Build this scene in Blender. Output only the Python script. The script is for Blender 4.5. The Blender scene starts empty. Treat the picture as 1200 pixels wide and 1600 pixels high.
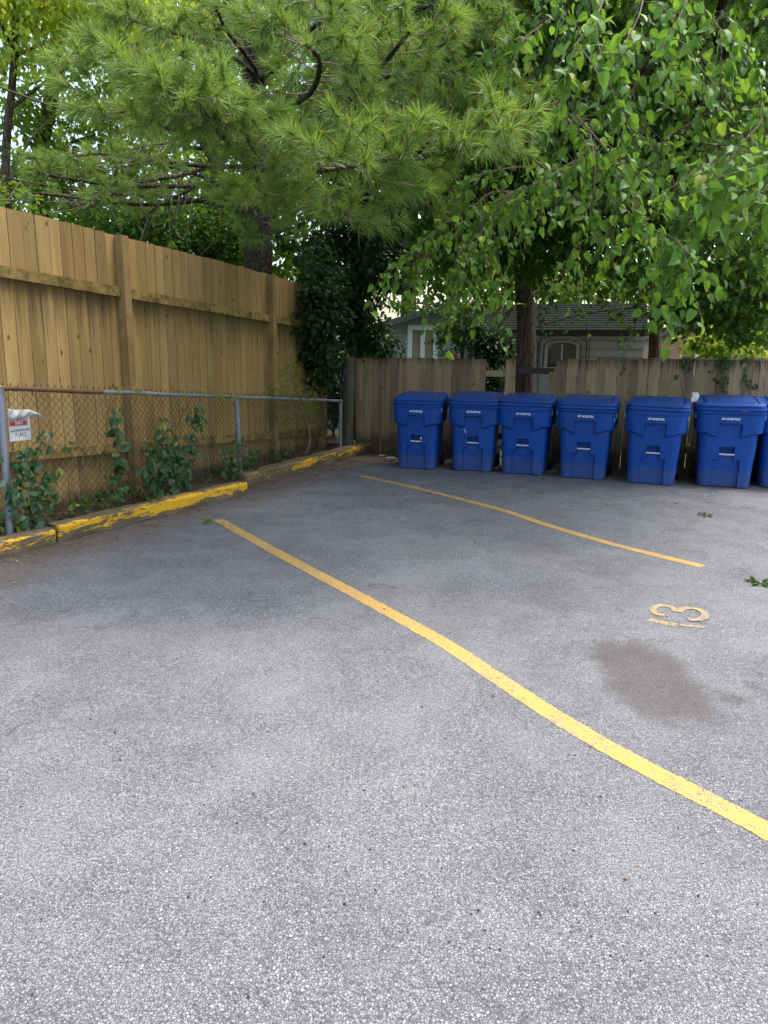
import bpy, math, random
import numpy as np
from mathutils import Vector, Matrix
random.seed(7); rng = np.random.default_rng(7)
sc = bpy.context.scene
COL = sc.collection
R = math.radians
# ------------------------------------------------------------------ camera survey
F, HC, PITCH, ROLL = 1150.0, 1.55, math.atan(252/1150), 0.015
cP, sP, cR, sR = math.cos(PITCH), math.sin(PITCH), math.cos(ROLL), math.sin(ROLL)
def ray(px, py):
    u, v = (px-600)/F, (800-py)/F
    u, v = u*cR - v*sR, u*sR + v*cR
    return Vector((u, cP+v*sP, -sP+v*cP))
def G(px, py, z=0.0):                  # survey point lying at height z
    r = ray(px, py); t = (z-HC)/r.z
    return Vector((r.x*t, r.y*t, z))
def W(px, py, y):                      # survey point at ground distance y
    r = ray(px, py); t = y/r.y
    return Vector((r.x*t, y, HC+r.z*t))
cam = bpy.data.cameras.new('camera'); camo = bpy.data.objects.new('camera', cam); COL.objects.link(camo)
cam.sensor_fit = 'VERTICAL'; cam.sensor_height = 36; cam.lens = 36*F/1600
cam.clip_start = 0.05; cam.clip_end = 2000
right = Vector((cR, 0, 0)) + Vector((0, sP, cP))*(sR)
up = Vector((0, sP, cP))*cR - Vector((1, 0, 0))*sR
fwd = Vector((0, cP, -sP))
camo.matrix_world = Matrix(((right.x, up.x, -fwd.x, 0), (right.y, up.y, -fwd.y, 0), (right.z, up.z, -fwd.z, HC), (0, 0, 0, 1)))
sc.camera = camo
cam.dof.use_dof = False

# ------------------------------------------------------------------ materials
def newmat(name):
    m = bpy.data.materials.new(name); m.use_nodes = True
    nt = m.node_tree; nt.nodes.clear()
    out = nt.nodes.new('ShaderNodeOutputMaterial')
    return m, nt, out
class NT:
    def __init__(s, nt): s.nt = nt
    def n(s, typ, **kw):
        nd = s.nt.nodes.new('ShaderNode'+typ)
        ins = kw.pop('ins', {})
        for k, v in kw.items(): setattr(nd, k, v)
        for k, v in ins.items(): s.set(nd.inputs[k], v)
        return nd
    def set(s, sock, v):
        if isinstance(v, bpy.types.NodeSocket): s.nt.links.new(v, sock)
        elif isinstance(v, bpy.types.Node): s.nt.links.new(v.outputs[0], sock)
        else:
            if isinstance(v, (tuple, list)) and len(v) == 3 and sock.type == 'RGBA': v = (*v, 1)
            sock.default_value = v
    def math(s, op, a, b=None, c=None, clamp=False):
        nd = s.n('Math', operation=op); nd.use_clamp = clamp
        s.set(nd.inputs[0], a)
        if b is not None: s.set(nd.inputs[1], b)
        if c is not None: s.set(nd.inputs[2], c)
        return nd.outputs[0]
    def mix(s, f, a, b, mode='MIX'):
        nd = s.n('Mix', data_type='RGBA', blend_type=mode)
        s.set(nd.inputs[0], f); s.set(nd.inputs[6], a); s.set(nd.inputs[7], b)
        return nd.outputs[2]
    def ramp(s, v, stops, interp='LINEAR'):
        nd = s.n('ValToRGB'); cr = nd.color_ramp; cr.interpolation = interp
        while len(cr.elements) < len(stops): cr.elements.new(0.5)
        for e, (p, c) in zip(cr.elements, stops):
            e.position = p; e.color = (c, c, c, 1) if not isinstance(c, (tuple, list)) else (*c, 1)
        s.set(nd.inputs[0], v); return nd.outputs[0]
    def coords(s, scale=(1, 1, 1), loc=(0, 0, 0), rot=(0, 0, 0), src='Object'):
        tc = s.n('TexCoord'); mp = s.n('Mapping')
        s.nt.links.new(tc.outputs[src], mp.inputs[0])
        mp.inputs['Scale'].default_value = scale; mp.inputs['Location'].default_value = loc; mp.inputs['Rotation'].default_value = rot
        return mp.outputs[0]
    def noise(s, vec, scale, detail=3, rough=0.55, dist=0.0, out='Fac'):
        nd = s.n('TexNoise'); s.set(nd.inputs['Vector'], vec); s.set(nd.inputs['Scale'], scale)
        nd.inputs['Detail'].default_value = detail; nd.inputs['Roughness'].default_value = rough; nd.inputs['Distortion'].default_value = dist
        return nd.outputs[out]
    def voro(s, vec, scale, feature='F1', out='Distance', rand=1.0):
        nd = s.n('TexVoronoi', feature=feature); s.set(nd.inputs['Vector'], vec); s.set(nd.inputs['Scale'], scale)
        nd.inputs['Randomness'].default_value = rand
        return nd.outputs[out]
    def bump(s, h, strength=0.3, dist=0.01, normal=None):
        nd = s.n('Bump'); nd.inputs['Strength'].default_value = strength; nd.inputs['Distance'].default_value = dist
        s.set(nd.inputs['Height'], h)
        if normal is not None: s.set(nd.inputs['Normal'], normal)
        return nd.outputs[0]
    def bsdf(s, col, rough=0.6, spec=0.3, metal=0.0, normal=None, **kw):
        nd = s.n('BsdfPrincipled'); s.set(nd.inputs['Base Color'], col); s.set(nd.inputs['Roughness'], rough)
        nd.inputs['Specular IOR Level'].default_value = spec; s.set(nd.inputs['Metallic'], metal)
        if normal is not None: s.set(nd.inputs['Normal'], normal)
        return nd
    def sep(s, vec):
        nd = s.n('SeparateXYZ'); s.set(nd.inputs[0], vec); return nd.outputs
def rndattr(N):
    a = N.n('Attribute'); a.attribute_name = 'rnd'; return a.outputs['Fac']

def plain(name, col, rough=0.6, spec=0.3, metal=0.0, var=0.25, scale=12, bump=0.15):
    m, nt, out = newmat(name); N = NT(nt)
    v = N.coords()
    n = N.noise(v, scale, 4, 0.6)
    c = N.mix(N.math('MULTIPLY', n, var*2, clamp=True), col, tuple(x*0.45 for x in col))
    b = N.bsdf(c, rough, spec, metal, N.bump(N.noise(v, scale*5, 3), bump, 0.004))
    nt.links.new(b.outputs[0], out.inputs[0]); return m

STAIN = G(1014, 1060); STAIN2 = G(1145, 1092)
def asphalt_nodes(N):
    """colour, roughness, height of weathered asphalt, in world metres"""
    tc = N.n('TexCoord'); v = tc.outputs['Object']
    wob = N.n('VectorMath', operation='MULTIPLY_ADD')
    N.set(wob.inputs[0], N.noise(v, 60, 2, out='Color')); wob.inputs[1].default_value = (0.008,)*3; N.set(wob.inputs[2], v)
    vv = wob.outputs[0]
    cell = N.voro(vv, 112, out='Color'); cs = N.sep(cell)
    cell2 = N.voro(vv, 210, out='Color'); cs2 = N.sep(cell2)
    edge = N.voro(vv, 112, 'DISTANCE_TO_EDGE')
    stone = N.ramp(cs[0], [(0, .115), (.35, .175), (.7, .23), (.92, .27), (1, .33)])
    stone2 = N.ramp(cs2[0], [(0, .12), (.5, .20), (.85, .26), (1, .36)])
    pick = N.math('GREATER_THAN', cs[1], 0.5)
    c = N.mix(pick, stone2, stone)
    gap = N.ramp(edge, [(0, 1), (.16, 0)])
    c = N.mix(N.math('MULTIPLY', gap, .6), c, (.075, .075, .078))
    big = N.noise(v, 0.55, 5, 0.6, 0.4)
    mid = N.noise(v, 3.2, 5, 0.65, 0.3)
    fine = N.noise(v, 24, 4, 0.7)
    tone = N.math('ADD', N.math('MULTIPLY', big, .9), N.math('ADD', N.math('MULTIPLY', mid, .75), N.math('MULTIPLY', fine, .55)))
    tone = N.ramp(N.math('MULTIPLY', tone, .5), [(.36, .66), (.55, 1.0), (.74, 1.34)])
    c = N.mix(1.0, c, tone, 'MULTIPLY')
    # bleached binder film where the surface is smooth
    film = N.ramp(N.noise(v, 1.6, 5, .7, .6), [(.45, 0), (.68, .55)])
    c = N.mix(film, c, (.25, .25, .25))
    c = N.mix(1.0, c, (1.11, 1.11, 1.135), 'MULTIPLY')
    pits = N.ramp(N.noise(v, 105, 4, .8), [(.52, 0), (.62, .72)])
    c = N.mix(pits, c, (.07, .07, .075))
    # cracks
    wv = N.n('VectorMath', operation='MULTIPLY_ADD'); N.set(wv.inputs[0], N.noise(v, 5, 5, .75, out='Color')); wv.inputs[1].default_value = (.32,)*3; N.set(wv.inputs[2], v)
    ck = N.voro(wv.outputs[0], 1.7, 'DISTANCE_TO_EDGE'); ck2 = N.voro(wv.outputs[0], 6.5, 'DISTANCE_TO_EDGE')
    xyz = N.sep(v)
    cm = N.ramp(N.noise(v, .9, 3), [(.49, 0), (.60, .8)])
    rightside = N.math('MULTIPLY_ADD', xyz[0], .25, .15, clamp=True)
    crack = N.math('MULTIPLY', N.ramp(ck, [(0, 1), (.012, 0)]), cm)
    crack2 = N.math('MULTIPLY', N.ramp(ck2, [(0, 1), (.05, 0)]), N.math('MULTIPLY', N.ramp(N.noise(v, 2.1, 3), [(.5, 0), (.62, .8)]), rightside))
    crk = N.math('MAXIMUM', crack, crack2)
    c = N.mix(N.math('MULTIPLY', crk, .5), c, (.035, .034, .036))
    # oily brown stain in the bay, smaller drip marks
    for ctr, rx, ry, st in ((STAIN, .27, .58, .75), (STAIN2, .07, .06, .55), (G(560, 920), .5, .2, .12), (G(845, 860), .35, .25, .15)):
        dx = N.math('MULTIPLY', N.math('SUBTRACT', xyz[0], ctr.x), 1/rx); dy = N.math('MULTIPLY', N.math('SUBTRACT', xyz[1], ctr.y), 1/ry)
        d = N.math('SQRT', N.math('ADD', N.math('MULTIPLY', dx, dx), N.math('MULTIPLY', dy, dy)))
        d = N.math('ADD', d, N.math('MULTIPLY', N.math('SUBTRACT', mid, .5), .9))
        c = N.mix(N.math('MULTIPLY', N.ramp(d, [(0, .75), (.5, .95), (.72, .8), (1.12, 0)]), st), c, (.095, .078, .070))
    # brown silt collected along the timbers and the bins
    def band(p, nrm, width, amt, c):
        s_ = N.math('ADD', N.math('MULTIPLY', xyz[0], nrm[0]), N.math('MULTIPLY', xyz[1], nrm[1]))
        s_ = N.math('SUBTRACT', s_, p[0]*nrm[0]+p[1]*nrm[1])
        s_ = N.math('ADD', s_, N.math('MULTIPLY', N.math('SUBTRACT', N.noise(v, 2.4, 5, .7), .5), width*1.6))
        return N.mix(N.ramp(N.math('MULTIPLY', s_, 1/width), [(0, amt), (1, 0)]), c, (.14, .10, .07))
    c = band(G(0, 873), (.925, -.38), .75, .95, c)
    c = band(G(652, 728), (-.353, -.936), .25, .65, c)
    h = N.math('ADD', N.math('MULTIPLY', cs[2], .5), N.math('SUBTRACT', N.math('MULTIPLY', fine, .7), N.math('ADD', pits, N.math('MULTIPLY', gap, .6))))
    h = N.math('SUBTRACT', h, N.math('MULTIPLY', crk, 1.5))
    return c, h, v, crk, edge, cs
def mat_asphalt():
    m, nt, out = newmat('weathered_asphalt'); N = NT(nt)
    c, h, v, _, _, _ = asphalt_nodes(N)
    b = N.bsdf(c, .82, .35, 0, N.bump(h, .75, .007))
    nt.links.new(b.outputs[0], out.inputs[0]); return m
def mat_linepaint():
    m, nt, out = newmat('worn_yellow_line_paint'); N = NT(nt)
    c, h, v, crk, edge, cs = asphalt_nodes(N)
    wear = N.noise(v, 38, 5, .75)
    wear2 = N.noise(v, 4.5, 4, .6)
    w = N.math('ADD', N.math('MULTIPLY', wear, .75), N.math('MULTIPLY', wear2, .35))
    w = N.math('ADD', w, N.math('MULTIPLY', N.math('SUBTRACT', N.noise(v, 150, 3, .7), .5), .75))
    a = N.n('Attribute'); a.attribute_name = 'wear'
    w = N.math('ADD', w, N.math('MULTIPLY', a.outputs['Fac'], .22))
    mask = N.ramp(w, [(.60, 1), (.66, 0)])
    mask = N.math('MULTIPLY', mask, N.math('SUBTRACT', 1, N.math('MULTIPLY', crk, .9)))
    yel = N.mix(N.noise(v, 18, 4), (.50, .30, .06), (.60, .375, .09))
    yel = N.mix(N.math('MULTIPLY', cs[0], .35), yel, (.60, .36, .12))
    yel = N.mix(N.ramp(edge, [(0, .35), (.09, 0)]), yel, (.30, .20, .08))
    col = N.mix(mask, c, yel)
    b = N.bsdf(col, .75, .3, 0, N.bump(h, .5, .005))
    nt.links.new(b.outputs[0], out.inputs[0]); return m
def mat_wood(name, c1, c2, c3, grain=(55, 55, 2.2), stain=None, slope=None, algae=0.0, basegrey=None, knots=True, rough=.8, dirt_h=None, varamt=.55):
    """boards run along local z; per-board value in attribute rnd"""
    m, nt, out = newmat(name); N = NT(nt)
    v = N.coords(); rn = rndattr(N)
    off = N.n('VectorMath', operation='MULTIPLY_ADD')
    comb = N.n('CombineXYZ'); N.set(comb.inputs[0], rn); N.set(comb.inputs[1], rn); N.set(comb.inputs[2], rn)
    N.set(off.inputs[0], comb.outputs[0]); off.inputs[1].default_value = (37, 91, 53); N.set(off.inputs[2], v)
    mp = N.n('Mapping'); N.set(mp.inputs[0], off.outputs[0]); mp.inputs['Scale'].default_value = grain
    g = N.noise(mp.outputs[0], 1, 5, .62, .8)
    mp2 = N.n('Mapping'); N.set(mp2.inputs[0], off.outputs[0]); mp2.inputs['Scale'].default_value = (9, 9, .9)
    g2 = N.noise(mp2.outputs[0], 1, 4, .6, .3)
    col = N.mix(N.ramp(g, [(.3, 0), (.7, 1)]), c1, c2)
    col = N.mix(N.ramp(g2, [(.35, 0), (.75, .8)]), col, c3)
    bright = N.ramp(rn, [(0, 1-varamt*.5), (.5, 1), (1, 1+varamt*.45)])
    col = N.mix(1.0, col, bright, 'MULTIPLY')
    if knots:
        mp3 = N.n('Mapping'); N.set(mp3.inputs[0], off.outputs[0]); mp3.inputs['Scale'].default_value = (7.5, 7.5, 4.2)
        k = N.voro(mp3.outputs[0], 1.0)
        col = N.mix(N.ramp(k, [(0, .95), (.07, .8), (.12, 0)]), col, tuple(x*.28 for x in c3))
    xyz = N.sep(v)
    if stain:
        for z0, length, amt in stain:   # dark run-off streaks starting at height z0 and fading downwards
            zz = xyz[2]
            if slope: zz = N.math('ADD', zz, N.math('ADD', N.math('MULTIPLY', xyz[0], slope[0]), N.math('MULTIPLY', xyz[1], slope[1])))
            t = N.math('DIVIDE', N.math('SUBTRACT', z0, zz), length)
            mps = N.n('Mapping'); N.set(mps.inputs[0], v); mps.inputs['Scale'].default_value = (16, 16, .7)
            sn = N.noise(mps.outputs[0], 1, 4, .7)
            t2 = N.math('SUBTRACT', N.math('ADD', N.math('MULTIPLY', sn, 1.7), -.35), t)
            msk = N.math('MULTIPLY', N.ramp(t2, [(0, 0), (.5, 1)]), N.math('GREATER_THAN', t, 0))
            col = N.mix(N.math('MULTIPLY', msk, amt), col, (.045, .032, .02))
    if algae:
        a = N.ramp(N.noise(v, 7, 5, .7), [(.42, 0), (.6, 1)])
        col = N.mix(N.math('MULTIPLY', a, algae), col, (.055, .065, .022))
    if dirt_h:
        d = N.math('ADD', xyz[2], N.math('MULTIPLY', N.noise(v, 6, 4, .7), -dirt_h*1.2))
        col = N.mix(N.ramp(d, [(0, .75), (max(dirt_h*.6, .02), 0)]), col, (.05, .04, .03))
    b = N.bsdf(col, rough, .2, 0, N.bump(N.math('ADD', g, N.math('MULTIPLY', g2, .5)), .35, .004))
    nt.links.new(b.outputs[0], out.inputs[0]); return m
def mat_timber():
    m, nt, out = newmat('timber_with_peeling_yellow_paint'); N = NT(nt)
    v = N.coords(); xyz = N.sep(v)
    mp = N.n('Mapping'); N.set(mp.inputs[0], v); mp.inputs['Scale'].default_value = (1.8, 40, 40)
    g = N.noise(mp.outputs[0], 1, 5, .65, .8)
    wood = N.mix(N.ramp(g, [(.3, 0), (.7, 1)]), (.10, .072, .042), (.25, .185, .115))
    wood = N.mix(N.ramp(N.noise(v, 5, 4), [(.4, 0), (.7, .7)]), wood, (.085, .075, .04))
    mp2 = N.n('Mapping'); N.set(mp2.inputs[0], v); mp2.inputs['Scale'].default_value = (3.2, 11, 17)
    p = N.noise(mp2.outputs[0], 1, 6, .72, 1.2)
    p2 = N.noise(N.coords(scale=(1.1, 3, 3)), 1, 2)
    # the paint survives best on the upper half of the side that faces the lot
    prof = N.ramp(N.math('DIVIDE', xyz[2], .16), [(0, .30), (.35, .62), (.75, .70), (.93, .60), (1, .55)])
    back = N.math('MULTIPLY', xyz[1], 2.2)
    a = N.n('Attribute'); a.attribute_name = 'wear'
    s_ = N.math('ADD', N.math('MULTIPLY', p, 1.0), N.math('ADD', N.math('MULTIPLY', p2, .35), prof))
    s_ = N.math('SUBTRACT', N.math('SUBTRACT', s_, back), a.outputs['Fac'])
    s_ = N.math('ADD', s_, N.math('MULTIPLY', N.math('SUBTRACT', N.noise(N.coords(scale=(14, 40, 60)), 1, 4, .7), .5), .5))
    mask = N.math('GREATER_THAN', s_, 1.345)
    yel = N.mix(N.noise(v, 9, 4), (.66, .36, .012), (.76, .44, .025))
    col = N.mix(mask, wood, yel)
    hh = N.math('ADD', g, N.math('MULTIPLY', mask, 1.2))
    b = N.bsdf(col, .7, .3, 0, N.bump(hh, .5, .006))
    nt.links.new(b.outputs[0], out.inputs[0]); return m
def mat_leaf(name, dark, light, trans=.35, rough=.42, spec=.5, transcol=None, fleck=None):
    m, nt, out = newmat(name); N = NT(nt)
    rn = rndattr(N)
    v = N.coords()
    n = N.noise(v, 1.3, 3)
    f = N.math('ADD', N.math('MULTIPLY', rn, .75), N.math('MULTIPLY', N.math('SUBTRACT', n, .25), .5), clamp=True)
    col = N.mix(f, dark, light)
    if fleck: col = N.mix(N.ramp(rn, [(.965, 0), (.975, 1)]), col, fleck)
    b = N.bsdf(col, rough, spec, 0)
    t = N.n('BsdfTranslucent'); tcol = transcol or tuple(min(1, x*1.5) for x in light)
    N.set(t.inputs[0], N.mix(f, tuple(x*.6 for x in tcol), tcol))
    ms = N.n('MixShader'); ms.inputs[0].default_value = trans
    nt.links.new(b.outputs[0], ms.inputs[1]); nt.links.new(t.outputs[0], ms.inputs[2])
    nt.links.new(ms.outputs[0], out.inputs[0]); return m
def mat_bark(name, c1, c2, sc_=(14, 14, 2.2)):
    m, nt, out = newmat(name); N = NT(nt)
    v = N.coords(scale=sc_)
    n = N.noise(v, 1.6, 6, .7, .6); vo = N.voro(v, 1.6, 'DISTANCE_TO_EDGE')
    c = N.mix(N.ramp(n, [(.3, 0), (.7, 1)]), c1, c2)
    c = N.mix(N.ramp(vo, [(0, .8), (.12, 0)]), c, tuple(x*.35 for x in c1))
    b = N.bsdf(c, .9, .15, 0, N.bump(N.math('ADD', n, N.ramp(vo, [(0, 0), (.2, 1)])), .8, .02))
    nt.links.new(b.outputs[0], out.inputs[0]); return m
def mat_bin():
    m, nt, out = newmat('scuffed_blue_plastic'); N = NT(nt)
    v = N.coords(); xyz = N.sep(v)
    oi = N.n('ObjectInfo')
    shift = N.n('VectorMath', operation='MULTIPLY_ADD'); cb = N.n('CombineXYZ')
    N.set(cb.inputs[0], oi.outputs['Random']); N.set(cb.inputs[1], oi.outputs['Random'])
    N.set(shift.inputs[0], cb.outputs[0]); shift.inputs[1].default_value = (50, 20, 0); N.set(shift.inputs[2], v)
    vs = shift.outputs[0]
    base = N.mix(N.noise(vs, 3, 4), (.002, .052, .28), (.003, .074, .385))
    base = N.mix(N.math('MULTIPLY', oi.outputs['Random'], .45), base, (.012, .065, .27))
    # pale scratches, dust on upward faces, splash dirt near the ground
    mp = N.n('Mapping'); N.set(mp.inputs[0], vs); mp.inputs['Scale'].default_value = (26, 26, 4); mp.inputs['Rotation'].default_value = (.1, .2, .3)
    sc1 = N.ramp(N.noise(mp.outputs[0], 1, 5, .7), [(.58, 0), (.70, .28)])
    base = N.mix(sc1, base, (.06, .14, .42))
    dirt = N.ramp(N.math('ADD', xyz[2], N.math('MULTIPLY', N.noise(vs, 9, 5, .7), -.35)), [(-.12, .35), (.05, 0)])
    base = N.mix(dirt, base, (.10, .11, .15))
    geo = N.n('NewGeometry'); nz = N.sep(geo.outputs['Normal'])[2]
    dust = N.math('MULTIPLY', N.ramp(nz, [(.6, 0), (.95, .75)]), N.ramp(N.noise(vs, 6, 5, .65), [(.42, .15), (.65, 1)]))
    base = N.mix(dust, base, (.045, .052, .07))
    sp = N.ramp(N.noise(vs, 60, 3, .6), [(.64, 0), (.72, .38)])
    base = N.mix(sp, base, (.16, .2, .35))
    rough = N.math('ADD', .40, N.math('MULTIPLY', N.noise(vs, 8, 4), .25))
    b = N.bsdf(base, rough, .28, 0, N.bump(N.noise(vs, 220, 2), .08, .001))
    nt.links.new(b.outputs[0], out.inputs[0]); return m
def mat_galv(name='galvanised_steel', rust=0.0):
    m, nt, out = newmat(name); N = NT(nt)
    v = N.coords()
    base = N.mix(N.noise(v, 14, 4), (.20, .225, .26), (.33, .36, .41))
    xyz = N.sep(v)
    r = N.ramp(N.noise(v, 6, 5, .7), [(.5, 0), (.62, 1)])
    col = N.mix(N.math('MULTIPLY', r, .35), base, (.18, .17, .16))
    a = rndattr(N)
    rr = N.ramp(N.math('ADD', a, N.math('MULTIPLY', N.math('SUBTRACT', N.noise(v, 9, 5, .7), .5), .8)), [(.45, 0), (.6, 1)])
    col = N.mix(rr, col, N.mix(N.noise(v, 40, 4), (.10, .045, .022), (.20, .10, .055)))
    b = N.bsdf(col, .55, .4, N.math('MULTIPLY', N.math('SUBTRACT', 1, rr), .35), N.bump(N.noise(v, 70, 3), .2, .002))
    nt.links.new(b.outputs[0], out.inputs[0]); return m
def mat_soil():
    m, nt, out = newmat('brown_soil_with_litter'); N = NT(nt)
    v = N.coords()
    c = N.mix(N.noise(v, 7, 5, .7), (.045, .033, .022), (.13, .095, .06))
    cell = N.sep(N.voro(v, 34, out='Color'))
    c = N.mix(N.ramp(cell[0], [(.6, 0), (.7, .7)]), c, (.19, .13, .075))
    c = N.mix(N.ramp(N.noise(v, 3, 4), [(.5, 0), (.65, .5)]), c, (.04, .055, .018))
    b = N.bsdf(c, .95, .1, 0, N.bump(N.math('ADD', N.noise(v, 30, 5, .8), cell[1]), .8, .02))
    nt.links.new(b.outputs[0], out.inputs[0]); return m
def mat_siding(name, col, axis=2, pitch=.11):
    m, nt, out = newmat(name); N = NT(nt)
    v = N.coords(); xyz = N.sep(v)
    fr = N.math('FRACT', N.math('DIVIDE', xyz[axis], pitch))
    c = N.mix(N.noise(v, 4, 4, .7), col, tuple(x*.7 for x in col))
    c = N.mix(N.ramp(fr, [(0, .85), (.08, .0)]), c, tuple(x*.15 for x in col))
    b = N.bsdf(c, .9, .06, 0, N.bump(fr, .5, .02))
    nt.links.new(b.outputs[0], out.inputs[0]); return m

M = {}
M['asphalt'] = mat_asphalt(); M['line'] = mat_linepaint(); M['timber'] = mat_timber(); M['bin'] = mat_bin()
M['cedar'] = mat_wood('cedar_boards', (.34, .225, .088), (.48, .335, .14), (.26, .16, .06), stain=[(2.105, .75, .6), (.62, .3, .5)], slope=(.0175, .042), dirt_h=.22, varamt=.5)
M['cedar_rail'] = mat_wood('cedar_rail_with_algae', (.30, .20, .07), (.42, .28, .11), (.25, .16, .05), algae=.8, grain=(3, 3, 60), knots=False)
M['cedar_post'] = mat_wood('cedar_post_wood', (.34, .22, .095), (.43, .29, .13), (.28, .17, .07), algae=.35)
M['grey_board'] = mat_wood('weathered_grey_brown_boards', (.31, .215, .125), (.49, .37, .23), (.21, .14, .08), stain=[(1.5, .3, .8)], dirt_h=.3, varamt=.7)
M['old_post'] = mat_wood('old_green_post', (.13, .125, .09), (.22, .21, .16), (.09, .10, .06), algae=.45, knots=False)
M['dark_rail'] = mat_wood('dark_weathered_rail', (.055, .045, .04), (.10, .085, .075), (.04, .035, .03), grain=(3, 3, 50), knots=False)
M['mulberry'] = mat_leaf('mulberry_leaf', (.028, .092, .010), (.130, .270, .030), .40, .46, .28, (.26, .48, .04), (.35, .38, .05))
M['mulberry_dark'] = mat_leaf('shade_leaf', (.016, .054, .009), (.056, .138, .020), .40, .5, .25, (.20, .38, .03))  # mulberry with shade put into the colour; also plain dark bushes and weeds
M['maple'] = mat_leaf('maple_leaf', (.032, .085, .012), (.085, .180, .026), .52, .5, .35, (.38, .54, .05), (.30, .20, .04))
M['yellowgreen'] = mat_leaf('yellow_green_leaf', (.12, .20, .02), (.26, .38, .045), .6, .5, .35, (.62, .70, .07), (.45, .36, .04))  # own colour on weeds; on the top-left tree it paints in backlight
M['ivy'] = mat_leaf('dark_ivy_leaf', (.012, .036, .010), (.034, .082, .020), .34, .5, .3, (.07, .15, .03))
M['vine'] = mat_leaf('climber_leaf', (.022, .066, .022), (.055, .135, .040), .3, .42, .5, (.12, .26, .05), (.26, .32, .05))
M['needle'] = mat_leaf('pine_needle', (.052, .130, .024), (.215, .350, .066), .34, .45, .4, (.38, .52, .07))
M['bark'] = mat_bark('grey_brown_bark', (.075, .055, .040), (.16, .125, .10))
M['pinebark'] = mat_bark('dark_pine_bark', (.045, .034, .028), (.105, .085, .07), (10, 10, 5))
M['twig'] = plain('twig_bark', (.14, .10, .065), .8, .2, var=.4, scale=20)
M['deadtwig'] = plain('dry_grey_twig', (.26, .21, .15), .8, .2, var=.4, scale=20)
M['budwood'] = plain('orange_pine_shoot', (.26, .13, .045), .8, .2)
M['galv'] = mat_galv(); M['soil'] = mat_soil()
M['wire'] = plain('dull_fence_wire', (.045, .048, .042), .55, .4, .5, var=.5, scale=9)
M['bluewire'] = plain('coated_blue_grey_wire', (.05, .085, .11), .5, .4, .1)
M['white'] = plain('white_sheet', (.72, .72, .72), .5, .4, var=.12, scale=18)
M['red'] = plain('faded_red_print', (.52, .055, .075), .5, .4, var=.15, scale=20)
M['ink'] = plain('dark_ink', (.05, .05, .07), .6, .2)
M['whiteink'] = plain('white_print', (.80, .83, .88), .6, .2, var=.1, scale=40)
M['plastic_bag'] = mat_leaf('torn_clear_film', (.62, .63, .64), (.78, .78, .79), .4, .25, .6, (.8, .8, .8))
M['steelbar'] = plain('pale_steel_bar', (.62, .64, .66), .35, .5, .3, var=.2)
M['rubber'] = plain('black_rubber', (.02, .02, .022), .75, .3)
M['lug'] = plain('worn_pale_blue_plastic', (.16, .24, .45), .6, .3)
M['black'] = plain('black_coating', (.015, .015, .016), .6, .3)
M['shedwall'] = plain('white_painted_panel', (.50, .51, .52), .7, .3, var=.3, scale=5)
M['shedgroove'] = plain('shadow_gap_paint', (.05, .05, .05), .8, .1)
M['shedroof'] = mat_siding('dark_grey_shingles', (.022, .027, .025), 2, .055)
M['shedtrim'] = plain('white_trim_paint', (.50, .51, .52), .5, .4)
M['house'] = mat_siding('pale_grey_siding', (.45, .47, .52), 2, .16)
M['whitetrim'] = plain('bright_white_trim', (.82, .82, .80), .5, .4, var=.05)
M['curtain'] = plain('beige_curtain', (.42, .36, .24), .8, .2, var=.3, scale=3)
M['darkglass'] = plain('dark_window_glass', (.02, .025, .025), .08, .6, var=.2)
M['pinkbrick'] = mat_siding('pink_brick', (.52, .30, .24), 2, .075)
M['greyroof'] = plain('grey_house_roof', (.16, .16, .17), .85, .2)
M['redplastic'] = plain('bright_red_plastic', (.75, .03, .09), .4, .4, var=.1)
M['green_sticker'] = plain('green_sticker', (.10, .42, .25), .5, .3)
M['chip'] = plain('orange_scuff', (.55, .30, .22), .7, .2)
M['stone'] = plain('beige_stone', (.36, .31, .22), .85, .2, var=.35, scale=20)
M['darkrock'] = plain('dark_stone', (.06, .055, .05), .9, .2)
M['litter'] = mat_leaf('dead_leaf', (.11, .065, .035), (.27, .19, .10), .1, .8, .2, (.3, .2, .1), (.42, .28, .09))
M['paper'] = plain('reddish_litter', (.40, .12, .09), .7, .2, var=.6, scale=30)
M['crumb'] = plain('dark_gravel', (.07, .07, .075), .9, .2, var=.5, scale=30)
M['cord'] = plain('pale_cord', (.62, .56, .52), .7, .2)
def mat_grass():
    m, nt, out = newmat('yard_grass'); N = NT(nt); v = N.coords()
    c = N.mix(N.noise(v, 2, 5, .7), (.04, .085, .02), (.10, .13, .045))
    b = N.bsdf(c, .95, .1, 0, N.bump(N.noise(v, 40, 4), .6, .03)); nt.links.new(b.outputs[0], out.inputs[0]); return m
M['grass'] = mat_grass()

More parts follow.
